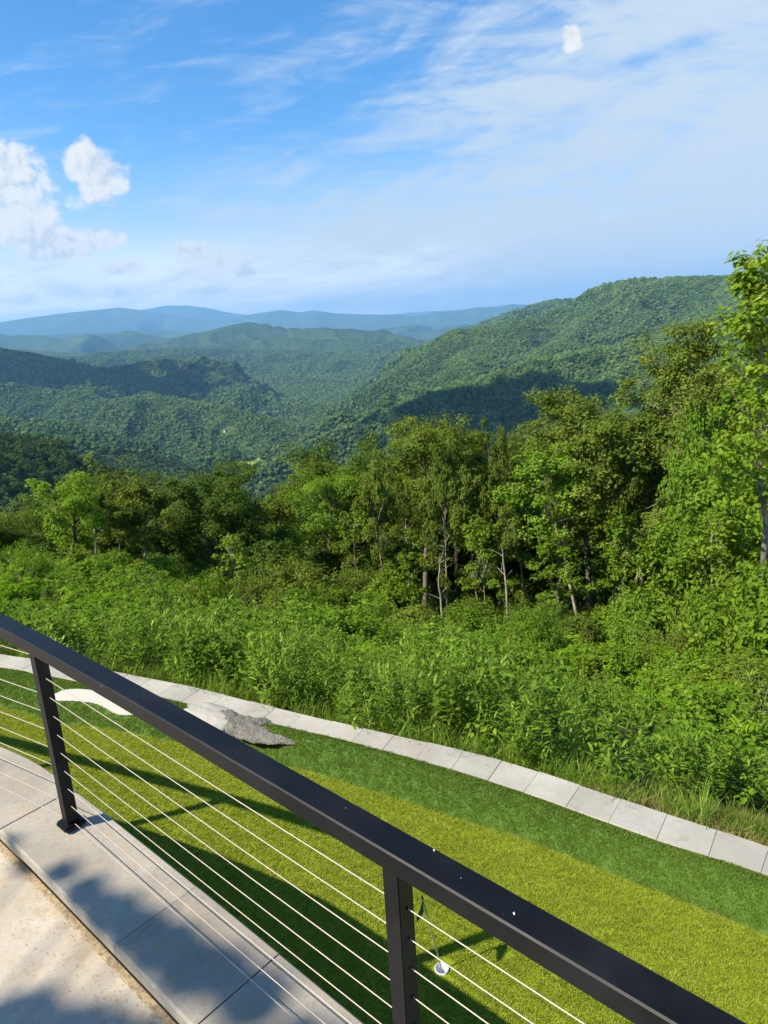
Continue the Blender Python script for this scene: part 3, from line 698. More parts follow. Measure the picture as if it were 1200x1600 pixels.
ridge([(600, 492, 39000), (660, 487, 39000), (720, 484, 39000), (800, 480, 39000), (1000, 470, 39000), (1300, 455, 39000)], .2, 900, .5)

def seg_dist(X, Y, P):
    best = np.full(X.shape, 1e12); zc = np.zeros(X.shape)
    for a_, b_ in zip(P[:-1], P[1:]):
        d = b_[:2]-a_[:2]; L2 = (d**2).sum(); t = np.clip(((X-a_[0])*d[0]+(Y-a_[1])*d[1])/L2, 0, 1)
        dd = np.hypot(X-a_[0]-t*d[0], Y-a_[1]-t*d[1]); z = a_[2]+t*(b_[2]-a_[2])
        m_ = dd < best; best = np.where(m_, dd, best); zc = np.where(m_, z, zc)
    return best, zc
def slope_tab(az): return np.interp(az, [-40, -29, -22, -10, 0, 12, 22, 30, 40], [.235, .24, .275, .36, .39, .405, .41, .37, .34])
def near_z(X, Y):
    r = np.hypot(X, Y); az = np.degrees(np.arctan2(X, Y)); dc = cap_dist(az); s_ = slope_tab(az)
    d = r-dc; z = TZ-.12-s_*np.clip(d, -.4, 32)-.0
    z = z+(fbm(X*.25, Y*.25, 3, 2)-.5)*.9*np.clip(d/6, 0, 1)
    z = z-np.clip(d-32, 0, None)*.50-.04*np.clip(d-26, 0, 12)
    return z
def terrain_z(X, Y):
    X = np.asarray(X, float); Y = np.asarray(Y, float); r = np.hypot(X, Y)
    floor = -395+45*(fbm(X/1500, Y/1500, 3, 1)-.5)*2+np.clip((r-4000)/6000, 0, 1)*60
    z = floor; wx = X+250*(vnoise(X/900, Y/900, 7)-.5)*np.clip(r/2000, 0, 1); wy = Y+250*(vnoise(X/900, Y/900, 8)-.5)*np.clip(r/2000, 0, 1)
    k1 = .5*ridged(wx/330, wy/330, 4, 11)+.5*ridged(wx/1100, wy/1100, 2, 51); k2 = ridged(X/2600, Y/2600, 4, 21)
    for P, s_, w, amp in RIDGES:
        d, zc = seg_dist(X, Y, P); D = np.median(np.hypot(P[:, 0], P[:, 1]))
        h = zc-s_*(np.sqrt(d*d+(w*.6)**2)-w*.6)
        kk = (k1 if D < 11000 else k2); A = (270 if D < 11000 else 650)*amp*min(1, D/1500)
        edge = 1-np.exp(-(d/(w*(2.4 if D < 11000 else 1.6)))**1.4)
        h = h+A*(kk-.64)*edge*1.5
        # gentle foot
        kf = 25.; m_ = np.maximum(z, h); z = m_+kf*np.log(np.exp((z-m_)/kf)+np.exp((h-m_)/kf))*np.clip((np.abs(z-h) < 200), 0, 1)-0
    zn = near_z(X, Y)
    t = np.clip((r-60)/500, 0, 1); z2 = zn+t*(k1-.6)*110
    # the home slope wins close by, then whichever is higher
    kf = 12.; m_ = np.maximum(z, z2); zz = m_+kf*np.log(np.exp((z-m_)/kf)+np.exp((z2-m_)/kf))*np.clip(r/400, 0, 1)
    return np.where(r < 120, zn, zz)
def tz(x, y): return float(terrain_z(np.array([x]), np.array([y]))[0])
NA = 620; az = np.radians(np.linspace(-46, 46, NA)); rr = np.concatenate([np.linspace(0, 34, 90), np.geomspace(34.5, 42000, 640)])
A_, R2 = np.meshgrid(az, rr)
dc = cap_dist(np.degrees(A_)); Rr = np.where(R2 <= 34, dc-.12+R2*(40-dc)/34., 0)
Rr = np.where(R2 > 34, 40+(R2-34)*1.0, Rr)
X = Rr*np.sin(A_); Y = Rr*np.cos(A_); Z = terrain_z(X, Y)
V = np.stack([X, Y, Z], -1).reshape(-1, 3); n_ = NA
i = np.arange(len(rr)-1)[:, None]*n_; j = np.arange(n_-1)[None]; Q = np.stack([i+j, i+n_+j, i+n_+j+1, i+j+1], -1)
rowsplit = int(np.searchsorted(rr, 60))
me = mesh_np('bank', V[:(rowsplit+1)*n_], [Q[:rowsplit].reshape(-1, 4)], True); o = add_obj('bank', me, M['soil']); tag(o, kind='structure')
Vh = V[rowsplit*n_:]; Qh = Q[rowsplit:].reshape(-1, 4)-rowsplit*n_
me = mesh_np('hills', Vh, [Qh], True); o = add_obj('hills', me, M['hill']); tag(o, kind='structure')

# ------------------------------------------------------------------ forest on the hills (one mass)
def blob_crown(name, seed, conifer=False, mat=None):
    rg = np.random.default_rng(seed); bm = bmesh.new(); bmesh.ops.create_icosphere(bm, subdivisions=3 if not conifer else 2, radius=1)
    for v in bm.verts:
        c = v.co.copy(); f = mn.fractal(c*2.1+Vector((seed*3.7, 0, 0)), .8, 2.2, 3)
        if conifer:
            h = (c.z+1)/2; s_ = (1-h)*1.0+.06; rxy = math.hypot(c.x, c.y)+1e-6; v.co = Vector((c.x/rxy*s_*(.5+.2*f) if rxy > .01 else 0, c.y/rxy*s_*(.5+.2*f) if rxy > .01 else 0, h*2.2))
        else:
            s_ = 1+.55*f; v.co = Vector((c.x*s_, c.y*s_, (c.z*s_*.85+.9)))
    me = bpy.data.meshes.new(name); bm.to_mesh(me); bm.free(); face_attr(me, rg.random(len(me.polygons))); return add_obj(name, me, mat, link=False)
def leaf_crown(name, seed, n, size, mat):
    rg = np.random.default_rng(seed); nc = 26; cc = unit(rg.normal(size=(nc, 3)))*rg.uniform(.35, .85, (nc, 1)); cc[:, 2] = cc[:, 2]*.85+.95
    ci = rg.integers(0, nc, n); d = unit(rg.normal(size=(n, 3))); C = cc[ci]+d*(rg.random((n, 1))**.4)*.34
    V, F, r = leaves(C, unit(d+np.array([0, 0, .5])+rg.normal(size=(n, 3))*.3), size*rg.uniform(.7, 1.3, n), size*.7, rg)
    me = mesh_np(name, V, F); face_attr(me, r*.6+rg.random(nc)[ci]*.4); return add_obj(name, me, mat, link=False)
HOUSES = [(1150, 516, 2500, 14, .3), (868, 478, 5700, 26, 1.), (387, 728, None, 10, .5), (352, 672, None, 12, 1.2), (565, 580, None, 16, .2)]
def hit(px, py, lo=200, hi=9000):
    r = ray(px, py); k = math.hypot(r[0], r[1])
    ds = np.geomspace(lo, hi, 3000); zz = terrain_z(r[0]/k*ds, r[1]/k*ds); ry = H+r[2]/k*ds
    w = np.where(ry < zz+6)[0]; d = ds[w[0]] if len(w) else hi; return np.array([r[0]/k*d, r[1]/k*d]), d
HP = [hit(h[0], h[1])[0] for h in HOUSES]
def forest_pts(r0, r1, sp, azm=34., jit=.45):
    out = []; r = r0
    while r < r1:
        n = max(3, int(2*R_(azm)*r/sp)); a_ = np.linspace(-azm, azm, n)+rng.uniform(-.5, .5, n)*2*azm/n
        rr_ = r+rng.uniform(-.5, .5, n)*sp; out.append(np.stack([rr_*np.sin(np.radians(a_)), rr_*np.cos(np.radians(a_))], 1)); r += sp*.9
    P = np.vstack(out)
    for q in HP: P = P[((P[:, 0]-q[0])**2+((P[:, 1]-q[1])/1.0)**2) > 34**2]
    return np.column_stack([P, terrain_z(P[:, 0], P[:, 1])])
def cull(P, top=9):      # leave out trees that a ridge or the frame hides
    px = []; ok = np.ones(len(P), bool)
    z = P[:, 2]+top-H; f = P[:, 1]*cos(P_)-z*sin(P_); b = (-P[:, 1]*sin(P_)-z*cos(P_))*F_/f; a_ = P[:, 0]*F_/f
    x = 600+a_*cos(RO)+b*sin(RO); ok &= (x > -160) & (x < 1360)
    P = P[ok]; r = np.hypot(P[:, 0], P[:, 1]); vis = np.ones(len(P), bool); el = (P[:, 2]+top+6-H)/r; u = P[:, :2]/r[:, None]
    azi = np.arctan2(P[:, 0], P[:, 1]); Zr = (Z-H)/np.maximum(Rr, 1); run = np.maximum.accumulate(Zr, 0)
    ia = np.clip(np.round((azi-az[0])/(az[1]-az[0])).astype(int), 0, NA-1); ir = np.clip(np.searchsorted(Rr[:, 0], r*.985)-1, 0, len(rr)-1)
    return P[el > run[ir, ia]-.002]
def put_forest(name, P, protos, smin, smax, label, weights=None):
    n = len(P); s_ = rng.uniform(smin, smax, n); s_ *= (.62+.76*vnoise(P[:, 0]/38, P[:, 1]/38, 3))*rng.uniform(.75, 1.2, n)
    rot = np.stack([rng.normal(size=n)*.06, rng.normal(size=n)*.06, rng.uniform(0, 2*pi, n)], 1)
    P = P.copy(); P[:, 2] += s_*.1
    return scatter(name, P, rot, np.stack([s_, s_, s_*rng.uniform(.65, 1.15, n)], 1), rng.choice(len(protos), n, p=weights), protos, label, 'forest')
P = cull(forest_pts(75, 420, 6.0)); Rf = lambda P: np.hypot(P[:, 0], P[:, 1])
put_forest('slope_wood', P, [leaf_crown('a', s_, 2600, .11, M['forest']) for s_ in range(5)], 3.2, 5.2, 'leafy wood on the slope falling away behind the first trees')
P = cull(forest_pts(420, 1400, 5.8))
put_forest('valley_wood', P, [leaf_crown('a', 20+s_, 620, .2, M['forest']) for s_ in range(5)]+[blob_crown('c', 3, True, M['conifer'])], 2.8, 4.4, 'dense green woods on the near spurs and the valley sides', [.19]*5+[.05])
P1 = cull(forest_pts(1400, 3300, 6.3)); P2 = cull(forest_pts(3300, 7500, 10.5))
bc = [blob_crown('b', s_, False, M['forest']) for s_ in range(6)]+[blob_crown('c', 9, True, M['conifer'])]
put_forest('hill_forest', P1, bc, 3.0, 5.2, 'forest blanketing the hills across the valley', [.14]*6+[.16])
bc = [blob_crown('b', 30+s_, False, M['forest']) for s_ in range(5)]
put_forest('far_forest', P2, bc, 4.5, 8., 'distant forest on the blue green hills')
print('forest', len(P), len(P1), len(P2))
# tiny houses seen across the valley
labels = ['small pale house in a clearing high on the right mountain', 'pale lodge standing on the skyline ridge beyond the right mountain', 'tiny pale farmhouse beside the bright meadow on the valley floor', 'tiny pale house among trees on the middle valley floor', 'tiny pale house on the far wooded hillside left of the mountain']
for q, h, lb in zip(HP, HOUSES, labels):
    z = tz(*q); w = h[3]; e = empty('house', (q[0], q[1], z), h[4]); tag(e, lb, 'house')
    bm = bmesh.new(); bmesh.ops.create_cube(bm, size=1)
    for v in bm.verts: v.co = Vector((v.co.x*w, v.co.y*w*.6, v.co.z*8+2.5))
    bm_obj('wall', bm, M['housewall'], e)
    bm = bmesh.new(); a_, b_ = w*.56, w*.36; vs = [bm.verts.new(p) for p in ((-a_, -b_, 6.4), (a_, -b_, 6.4), (a_, b_, 6.4), (-a_, b_, 6.4), (-a_, 0, 9.6), (a_, 0, 9.6))]
    for f in ((0, 1, 5, 4), (2, 3, 4, 5), (0, 4, 3), (1, 2, 5), (0, 3, 2, 1)): bm.faces.new([vs[i_] for i_ in f])
    bm_obj('roof', bm, M['roof'], e)
q = HP[2]; n = 24; vs = []
for i_ in range(n):
    a_ = 2*pi*i_/n; x, y = q[0]+cos(a_)*30*(1+.3*sin(3*a_)), q[1]+sin(a_)*34*(1+.2*cos(2*a_)); vs.append((x, y, tz(x, y)+1.2))
vs.append((q[0], q[1], tz(*q)+1.6)); bm = bmesh.new(); bv = [bm.verts.new(v) for v in vs]
for i_ in range(n): bm.faces.new((bv[i_], bv[(i_+1) % n], bv[-1]))
o = bm_obj('meadow', bm, M['meadow']); tag(o, kind='structure')

# ------------------------------------------------------------------ undergrowth prototypes
def weed(seed, h=1., nl=42, ll=.165, lw=.032, mat='weed'):
    rg = np.random.default_rng(seed); parts = []; T = Tubes(); nst = 3
    for s_ in range(nst):
        b0 = np.array([rg.normal()*.09, rg.normal()*.09, -.15]); hh = h*rg.uniform(.7, 1.1); tl = rg.normal(size=2)*.12
        u = np.linspace(0, 1, 5)[:, None]; sp = b0+np.concatenate([tl[0]*u*u, tl[1]*u*u, u], 1)*np.array([1, 1, hh+.15]); T.add(sp, np.linspace(.004, .0015, 5), 3)
        n = nl//nst*2; f = rg.uniform(.15, 1, n)**.7; C = np.stack([np.interp(f, u[:, 0], sp[:, j_]) for j_ in range(3)], 1)
        a_ = rg.uniform(0, 2*pi, n); el = rg.uniform(.1, .8, n)+.35*(f > .9); D = np.stack([np.cos(a_)*np.cos(el), np.sin(a_)*np.cos(el), np.sin(el)], 1)
        N = np.stack([-np.cos(a_)*np.sin(el), -np.sin(a_)*np.sin(el), np.cos(el)], 1)+rg.normal(size=(n, 3))*.15
        sz = (1.1-.45*f)*rg.uniform(.7, 1.2, n)
        parts.append(leaves(C, N, ll*sz, lw*sz, rg, 'lance', D))
    V, F, r = merge(parts); me = mesh_np('w', V, F); face_attr(me, r)
    return join_proto('w', me, T.mesh('s'), M[mat], M['stem'])
def join_proto(name, leafme, woodme, lm, wm):
    bm = bmesh.new(); lay = None
    bm.from_mesh(leafme); nf = len(bm.faces); bm.from_mesh(woodme); bm.faces.ensure_lookup_table()
    for i_ in range(nf, len(bm.faces)): bm.faces[i_].material_index = 1
    me = bpy.data.meshes.new(name); bm.to_mesh(me); bm.free(); me.materials.append(lm); me.materials.append(wm)
    return bpy.data.objects.new(name, me)
def bramble(seed, h=.9, n=150, ll=.085, mat='bramble', rad=.38):
    rg = np.random.default_rng(seed); T = Tubes(); cl = []
    for s_ in range(7):
        a_ = rg.uniform(0, 2*pi); u = np.linspace(0, 1, 6)[:, None]; rch = rad*rg.uniform(.4, 1.2)
        sp = np.concatenate([cos(a_)*rch*u**1.3, sin(a_)*rch*u**1.3, h*rg.uniform(.7, 1.1)*(u*1.25-.35*u*u)-.12], 1)+rg.normal(size=(6, 3))*.02; T.add(sp, np.linspace(.005, .002, 6), 3); cl += list(sp[2:])
    cl = np.array(cl); ci = rg.integers(0, len(cl), n); d = unit(rg.normal(size=(n, 3))); C = cl[ci]+d*rg.uniform(.02, .15, (n, 1))
    N = unit(d*.5+np.array([0, 0, 1])+rg.normal(size=(n, 3))*.35)
    V, F, r = leaves(C, N, ll*rg.uniform(.6, 1.3, n), ll*.68*rg.uniform(.8, 1.1, n), rg, 'rhomb' if ll < .1 else 'lobed')
    me = mesh_np('b', V, F); face_attr(me, r); return join_proto('b', me, T.mesh('s'), M[mat], M['stem'])
def frond_shrub(seed, h=.9, nf=9, mat='fern', L=.6):
    rg = np.random.default_rng(seed); T = Tubes(); parts = []
    for s_ in range(nf):
        a_ = rg.uniform(0, 2*pi); u = np.linspace(0, 1, 13)[:, None]; l_ = L*rg.uniform(.7, 1.2); b0 = np.array([rg.normal()*.07, rg.normal()*.07, h*rg.uniform(.3, .8)])
        sp = b0+np.concatenate([cos(a_)*l_*u, sin(a_)*l_*u, l_*(.55*u-.6*u*u)], 1); T.add(sp, np.linspace(.004, .0015, 13), 3)
        for side in (-1, 1):
            C = sp[1:]; n = len(C); D = np.array([cos(a_+side*1.15), sin(a_+side*1.15), -.15])[None]+rg.normal(size=(n, 3))*.12
            w = np.sin(np.linspace(.35, 2.9, n)); parts.append(leaves(C, np.array([0, 0, 1.])+rg.normal(size=(n, 3))*.25, .15*w*l_/.6, .034*w+.01, rg, 'lance', D))
        T.add([[0, 0, -.15], b0*.6, b0], [.008, .006, .004], 3)
    V, F, r = merge(parts); me = mesh_np('f', V, F); face_attr(me, r); return join_proto('f', me, T.mesh('s'), M[mat], M['stem'])
def grass_tuft(seed, h=.22, n=46, mat='straw'):
    rg = np.random.default_rng(seed); a_ = rg.uniform(0, 2*pi, n); el = rg.uniform(.25, 1.4, n); D = np.stack([np.cos(a_)*np.cos(el), np.sin(a_)*np.cos(el), np.sin(el)], 1)
    N = np.stack([-np.cos(a_)*np.sin(el), -np.sin(a_)*np.sin(el), np.cos(el)], 1); C = np.stack([rg.normal(size=n)*.06, rg.normal(size=n)*.06, np.zeros(n)], 1)
    V, F, r = leaves(C, N, h*rg.uniform(.5, 1.2, n), .005, rg, 'lance', D); me = mesh_np('g', V, F); face_attr(me, r); return add_obj('g', me, M[mat], link=False)

# ground-cover points by distance beyond the pavers
def cover_pts(d0, d1, dens, azm=37, mask=None):
    area = 0; out = []; N_ = int(dens*R_(2*azm)*((d1+7)**2-(d0+6)**2)/2)
    a_ = rng.uniform(-azm, azm, N_*2); dcv = cap_dist(a_); u = rng.random(N_*2); rmin = dcv+d0; rmax = dcv+d1
    r = np.sqrt(rmin**2+u*(rmax**2-rmin**2)); x = r*np.sin(np.radians(a_)); y = r*np.cos(np.radians(a_))
    x, y, r = x[:N_], y[:N_], r[:N_]; d = r-dcv[:N_]
    ok = np.ones(len(x), bool) if mask is None else mask(x, y, d); x, y = x[ok], y[ok]
    # inside the widened frame only
    z = near_z(x, y); return np.column_stack([x, y, z]), d[ok]
DRY = np.array([g(x, y, TZ)[:2] for x, y in ((1075, 1285), (1190, 1320))])
def drymask(x, y):      # strip of dry trodden grass by the pavers at the right
    d_, _ = seg_dist(x, y, np.array([[*g(1040, 1268, TZ)[:2], 0], [*g(1215, 1322, TZ)[:2], 0], [3.6, 3.1, 0]])); return d_
pa = lambda x, y: fbm(x*.22, y*.22, 3, 31)
pb = lambda x, y: fbm(x*.35, y*.35, 3, 41)
P, d = cover_pts(.10, 8.5, 21, mask=lambda x, y, d: (rng.random(len(x)) < np.clip(1.15-d/6-.7*(pa(x, y) > .56), .04, 1)) & (drymask(x, y) > .30))
spread('weed_thicket', P, [weed(s_, .85+.1*(s_ % 3)) for s_ in range(7)], 'thick stand of knee high narrow leaved weeds beyond the pavers', 'weeds', (.55, .9), .12)
P, d = cover_pts(.7, 26, 8, mask=lambda x, y, d: (rng.random(len(x)) < np.clip(.25+d/6, 0, .9)) & (pb(x, y) < .60) & (drymask(x, y) > .4))
spread('bramble_cover', P, [bramble(40+s_) for s_ in range(5)]+[bramble(60, .6, 40, .16)], 'bramble and broad leaved ground cover on the bank', 'bramble', (.55, .95), .12)
P, d = cover_pts(1.4, 27, 4.2, mask=lambda x, y, d: pb(x, y) > .47)
spread('fern_patches', P, [frond_shrub(70+s_) for s_ in range(5)], 'patches of bright yellow green fronds on the bank', 'ferns', (.45, .8), .1)
P, d = cover_pts(1.5, 27, .9, mask=lambda x, y, d: (pa(x, y) > .55))
spread('rusty_weeds', P, [weed(90+s_, 1.1, 36, .06, .02, 'rusty') for s_ in range(3)], 'scattered rusty seed heads among the weeds', 'weeds', (.7, 1.1), .15)
P, d = cover_pts(2.0, 27, .22)
def deadstem(seed):
    rg = np.random.default_rng(seed); T = Tubes()
    for q in range(5):
        a_ = rg.uniform(0, 6.28); u = np.linspace(0, 1, 5)[:, None]; r_ = rg.uniform(.1, .5); T.add(np.concatenate([cos(a_)*r_*u, sin(a_)*r_*u, rg.uniform(.6, 1.3)*u], 1)+rg.normal(size=(5, 3))*.03, np.linspace(.007, .002, 5), 4)
    return add_obj('d', T.mesh('d'), M['bark'], link=False)
spread('dead_stems', P, [deadstem(s_) for s_ in range(3)], 'dry pale dead stems poking out of the weeds', 'dead stems', (.5, .85), .25)
P, d = cover_pts(-.02, 1.6, 110, mask=lambda x, y, d: drymask(x, y) < .62)
spread('dry_grass', P, [grass_tuft(100+s_) for s_ in range(4)], 'trodden straw coloured grass strip by the pavers at the right', 'dry grass', (.4, .8), .2)
P, d = cover_pts(-.0, .5, 26)
spread('verge_grass', P, [grass_tuft(110+s_, .3, 40, 'weed') for s_ in range(3)], 'green grass blades fringing the outer edge of the pavers', 'grass', (.6, 1.1), .15)

#@@TREES
# ------------------------------------------------------------------ trees
def spot(px, d):
    """ground point in the direction of pixel column px (measured near the tree's foot) at distance d"""
    y = 950.
    for _ in range(6):
        r = ray(px, y); k = math.hypot(r[0], r[1]); x_, y_ = r[0]/k*d, r[1]/k*d; z = float(near_z(np.array([x_]), np.array([y_]))[0]) if d < 115 else tz(x_, y_)
        y = project((x_, y_, z))[1]
    return np.array([x_, y_, z]), y
def top_h(p, px, py, d): return at(px, py, d)[2]-p[2]
# (name, foot px, distance, top px, crown radius, kwargs, bark, leaf, label)
HERO = [
 ('small_tree', 112, 25, (108, 748), 1.25, dict(base=.42, tr=.15, nl=6000, ll=.11, nb=14, shape='vase', twist=.055, sparse=.55), 'darkbark', 'light', 'small crooked dark trunked tree with bright airy crown at the left'),
 ('oak_tree', 165, 31, (178, 735), 2.3, dict(base=.3, tr=.12, nl=17000, stems=3, shape='vase'), 'bark', 'oak', 'leafy multi stemmed tree just right of the crooked dark trunked tree'),
 ('slender_tree', 221, 28, (228, 757), 1.4, dict(base=.55, tr=.09, nl=6500, sparse=.6, nb=16), 'palebark', 'oak', 'slender pale trunked young tree with thin crown left of the round dark tree'),
 ('round_tree', 345, 33, (340, 735), 2.6, dict(base=.12, tr=.2, nl=30000, nb=30, shape='round'), 'darkbark', 'dark', 'full round dark green tree at the left centre'),
 ('yellowish_tree', 420, 38, (428, 755), 2.0, dict(base=.2, tr=.15, nl=15000), 'bark', 'yellow', 'yellowish bushy tree between the round dark tree and the bright locust'),
 ('bare_topped_tree', 480, 42, (487, 697), 1.8, dict(base=.4, tr=.17, nl=7000, sparse=.55, nb=20), 'palebark', 'yellow', 'thin topped tree with pale visible branches rising behind the bright locust'),
 ('locust_tree', 512, 33, (510, 722), 2.3, dict(base=.15, tr=.16, nl=19000, ll=.10, shape='round'), 'darkbark', 'light', 'bright light green feathery tree left of the vine covered tree'),
 ('vine_tree', 575, 33, (572, 762), 2.0, dict(base=.12, tr=.16, nl=20000, nb=26), 'darkbark', 'dark', 'dense dark vine covered tree left of the tall oak'),
 ('tall_oak', 664, 30, (660, 657), 2.6, dict(base=.52, tr=.165, nl=22000, nb=28, shape='round', twist=.02), 'bark', 'oak', 'tall straight trunked oak with broad crown in the centre'),
 ('oak_tree', 716, 34, (705, 668), 2.0, dict(base=.55, tr=.17, nl=17000), 'darkbark', 'oak', 'dark stemmed oak close behind the tall central oak'),
 ('oak_tree', 729, 33, (775, 668), 1.9, dict(base=.5, tr=.15, nl=18000, lean=(.08, 0), stems=2), 'bark', 'oak', 'leaning oak with narrow upright crown right of the central oak'),
 ('oak_tree', 925, 28, (908, 592), 2.2, dict(base=.52, tr=.17, nl=24000, nb=26, shape='round', stems=2), 'bark', 'oak', 'tall thick trunked oak with domed crown left of the bare limbed tree'),
 ('slender_tree', 908, 24, (880, 690), 1.4, dict(base=.6, tr=.075, nl=6500, twist=.05, sparse=.7), 'palebark', 'light', 'slim pale wavy stemmed tree with yellowish crown before the thick trunked oak'),
 ('bare_limbed_tree', 1052, 27, (1062, 522), 2.7, dict(base=.42, tr=.17, nl=22000, nb=34, sparse=.62, shape='vase', up=.9, twist=.03), 'palebark', 'oak', 'tallest middle right tree with bare pale limbs showing through its crown'),
 ('oak_tree', 1014, 24, (985, 640), 1.9, dict(base=.42, tr=.10, nl=14000, sparse=.85), 'bark', 'oak', 'thin trunked oak just left of the bare limbed tree'),
 ('maple_tree', 1186, 12.5, (1194, 372), .9, dict(base=.3, tr=.075, nl=7200, ll=.10, sparse=.6, kind='lobed', nb=34, twist=.03, shape='col', lowtwigs=8), 'bark', 'maple', 'nearest bright green maple with curved grey trunk at the right edge'),
 ('maple_tree', 1340, 14, (1345, 540), 1.9, dict(base=.2, tr=.12, nl=14000, ll=.105, kind='lobed', nb=26), 'bark', 'maple', 'bright maple partly past the right edge behind the nearest maple'),
 ('leafy_tree', 1125, 19, (1140, 740), 1.3, dict(base=.3, tr=.08, nl=12000, ll=.11, nb=26, sparse=.8), 'bark', 'light', 'yellow green understorey tree left of the nearest maple'),
]
protos = []
for i_, (nm, px, d, tp, cr, kw, bk, lf, lb) in enumerate(HERO):
    p, yy = spot(px, d); Ht = top_h(p, tp[0], tp[1], d)-cr*.34-(.3 if d > 20 else 0)
    tdir = at(tp[0], tp[1], d); lean = ((tdir[0]-p[0])/Ht, (tdir[1]-p[1])/Ht)
    kw = dict(kw); l0 = kw.pop('lean', (0, 0)); kw['lean'] = (lean[0], lean[1]*.3)
    print(nm, px, 'foot y', round(yy), 'H', round(Ht, 1))
    tm, lm = tree_meshes(nm, 100+i_, Ht, cr, **kw)
    protos.append((place_tree(nm, tm, lm, M[bk], M[lf], p, label=lb), Ht, lf))
# copies: the rows behind and beside
GRP = 'trees of the wood edge'
rows = [  # proto index, foot px, distance, top y, label
 (3, -40, 27, 790, 'broad dark tree cut by the left frame edge'), (7, 30, 38, 800, 'low dark tree behind the crooked tree at the far left'), (1, 62, 45, 772, 'dull oak farther down the slope at the far left'),
 (3, 130, 44, 775, 'dark tree filling the gap behind the crooked small tree'), (1, 205, 42, 765, 'oak behind the slender pale trunked young tree'), (3, 262, 40, 785, 'dark low tree left behind the round dark tree'),
 (4, 268, 46, 778, 'yellow flowering looking tree top left of the round dark tree'), (7, 395, 44, 765, 'dark tree top right behind the round dark tree'), (6, 455, 48, 745, 'light tree top behind the bright locust'),
 (3, 540, 42, 742, 'dark crown between locust and vine covered tree'), (7, 620, 40, 742, 'dark dense tree left behind the central oak'), (1, 600, 48, 730, 'oak crown above the vine covered tree'),
 (9, 690, 42, 690, 'oak crown deep behind the central oak'), (3, 690, 38, 760, 'dark full tree behind the trunks of the central oaks'), (3, 775, 40, 745, 'dark full tree right of the leaning oak'),
 (9, 800, 44, 715, 'oak filling the dip right of the leaning oak'), (7, 840, 36, 740, 'dark dense tree left of the slim wavy stemmed tree'), (9, 868, 38, 640, 'shaded oak left shoulder of the thick trunked oak'),
 (3, 880, 36, 780, 'dark low tree behind the slim wavy stemmed tree'), (9, 965, 38, 640, 'oak between thick trunked oak and bare limbed tree'), (3, 975, 34, 740, 'dark full tree behind the thin trunked oak'),
 (7, 1030, 34, 760, 'dark dense tree behind the bare limbed tree'), (9, 1105, 33, 590, 'oak right behind the bare limbed tree'), (3, 1110, 30, 700, 'dark full tree right of the bare limbed tree'),
 (11, 1165, 27, 560, 'tall oak between the bare limbed tree and the nearest maple'), (7, 1180, 24, 680, 'dark dense tree behind the nearest maple'), (11, 1235, 24, 520, 'tall oak cut by the right frame edge'),
 (3, 1230, 22, 700, 'dark full tree at the right frame edge behind the maples'), (17, 1090, 24, 790, 'yellow green understorey tree right of the bare limbed tree'), (17, 1195, 18, 720, 'yellow green understorey tree under the nearest maple'),
 (7, 505, 52, 770, 'dark tree deep behind the locust'), (3, 300, 52, 790, 'dark tree far down the slope left of centre'), (3, 180, 55, 800, 'dark tree far down the slope at the left'), (7, 760, 50, 740, 'dark tree far down the slope right of centre'),
 (3, 90, 58, 800, 'dark tree lowest on the slope at the left'), (3, 0, 55, 815, 'dark tree lowest on the slope at the left edge'), (9, 1000, 46, 660, 'oak crown deep behind the thin trunked oak'), (7, 900, 48, 700, 'dark oak deep behind the domed oak')]
for n_i, (pi_, px, d, ty, lb) in enumerate(rows):
    if d > 35 and px < 1000: ty += (10, 24, 38)[n_i % 3]
    p, yy = spot(px, d); Ht = top_h(p, px, ty, d)-.6; r0, H0, lf = protos[pi_]
    s_ = Ht/H0; xy = max(.75, min(1.5, s_))
    dup(r0, p, rng.uniform(0, 2*pi) if pi_ not in (10,) else .4, xy, lb, GRP, s_/xy)
SL = [(2, 612, 26, 770, 'slim pale stem tree left of the central oak trunk'), (12, 640, 27.5, 760, 'wavy pale stem close left of the central oak trunk'), (2, 700, 26, 740, 'slim pale stem tree directly right of the central oak'),
 (12, 752, 26, 735, 'wavy pale stem tree below the leaning oak'), (2, 778, 28, 730, 'straight pale stem tree behind the taller dead snag'), (12, 828, 25, 780, 'wavy pale stem tree right of the taller dead snag'), (2, 868, 26, 760, 'slim pale stem tree in the dark gap left of the slim wavy stemmed tree'),
 (12, 948, 25, 720, 'wavy pale stem tree just right of the thick oak trunk'), (2, 982, 24, 730, 'slim pale stem tree between thick trunked and thin trunked oaks'), (2, 1075, 22, 700, 'slim pale stem tree right of the bare limbed tree trunk'), (12, 1100, 20, 720, 'wavy pale stem tree left of the nearest maple'),
 (2, 152, 27, 775, 'slim pale stem tree right of the crooked dark trunk'), (12, 190, 29, 770, 'wavy pale stem tree left of the slender pale trunked tree')]
for pi_, px, d, ty, lb in SL:
    p, yy = spot(px, d); r0, H0, lf = protos[pi_]; Ht = top_h(p, px, ty, d)-.4; s_ = Ht/H0
    dup(r0, p, rng.uniform(0, 6), .62, lb, 'slim pale stems along the wood edge', s_/.62, mat=M[('oak', 'light')[px % 2]])
rq = np.random.default_rng(55)
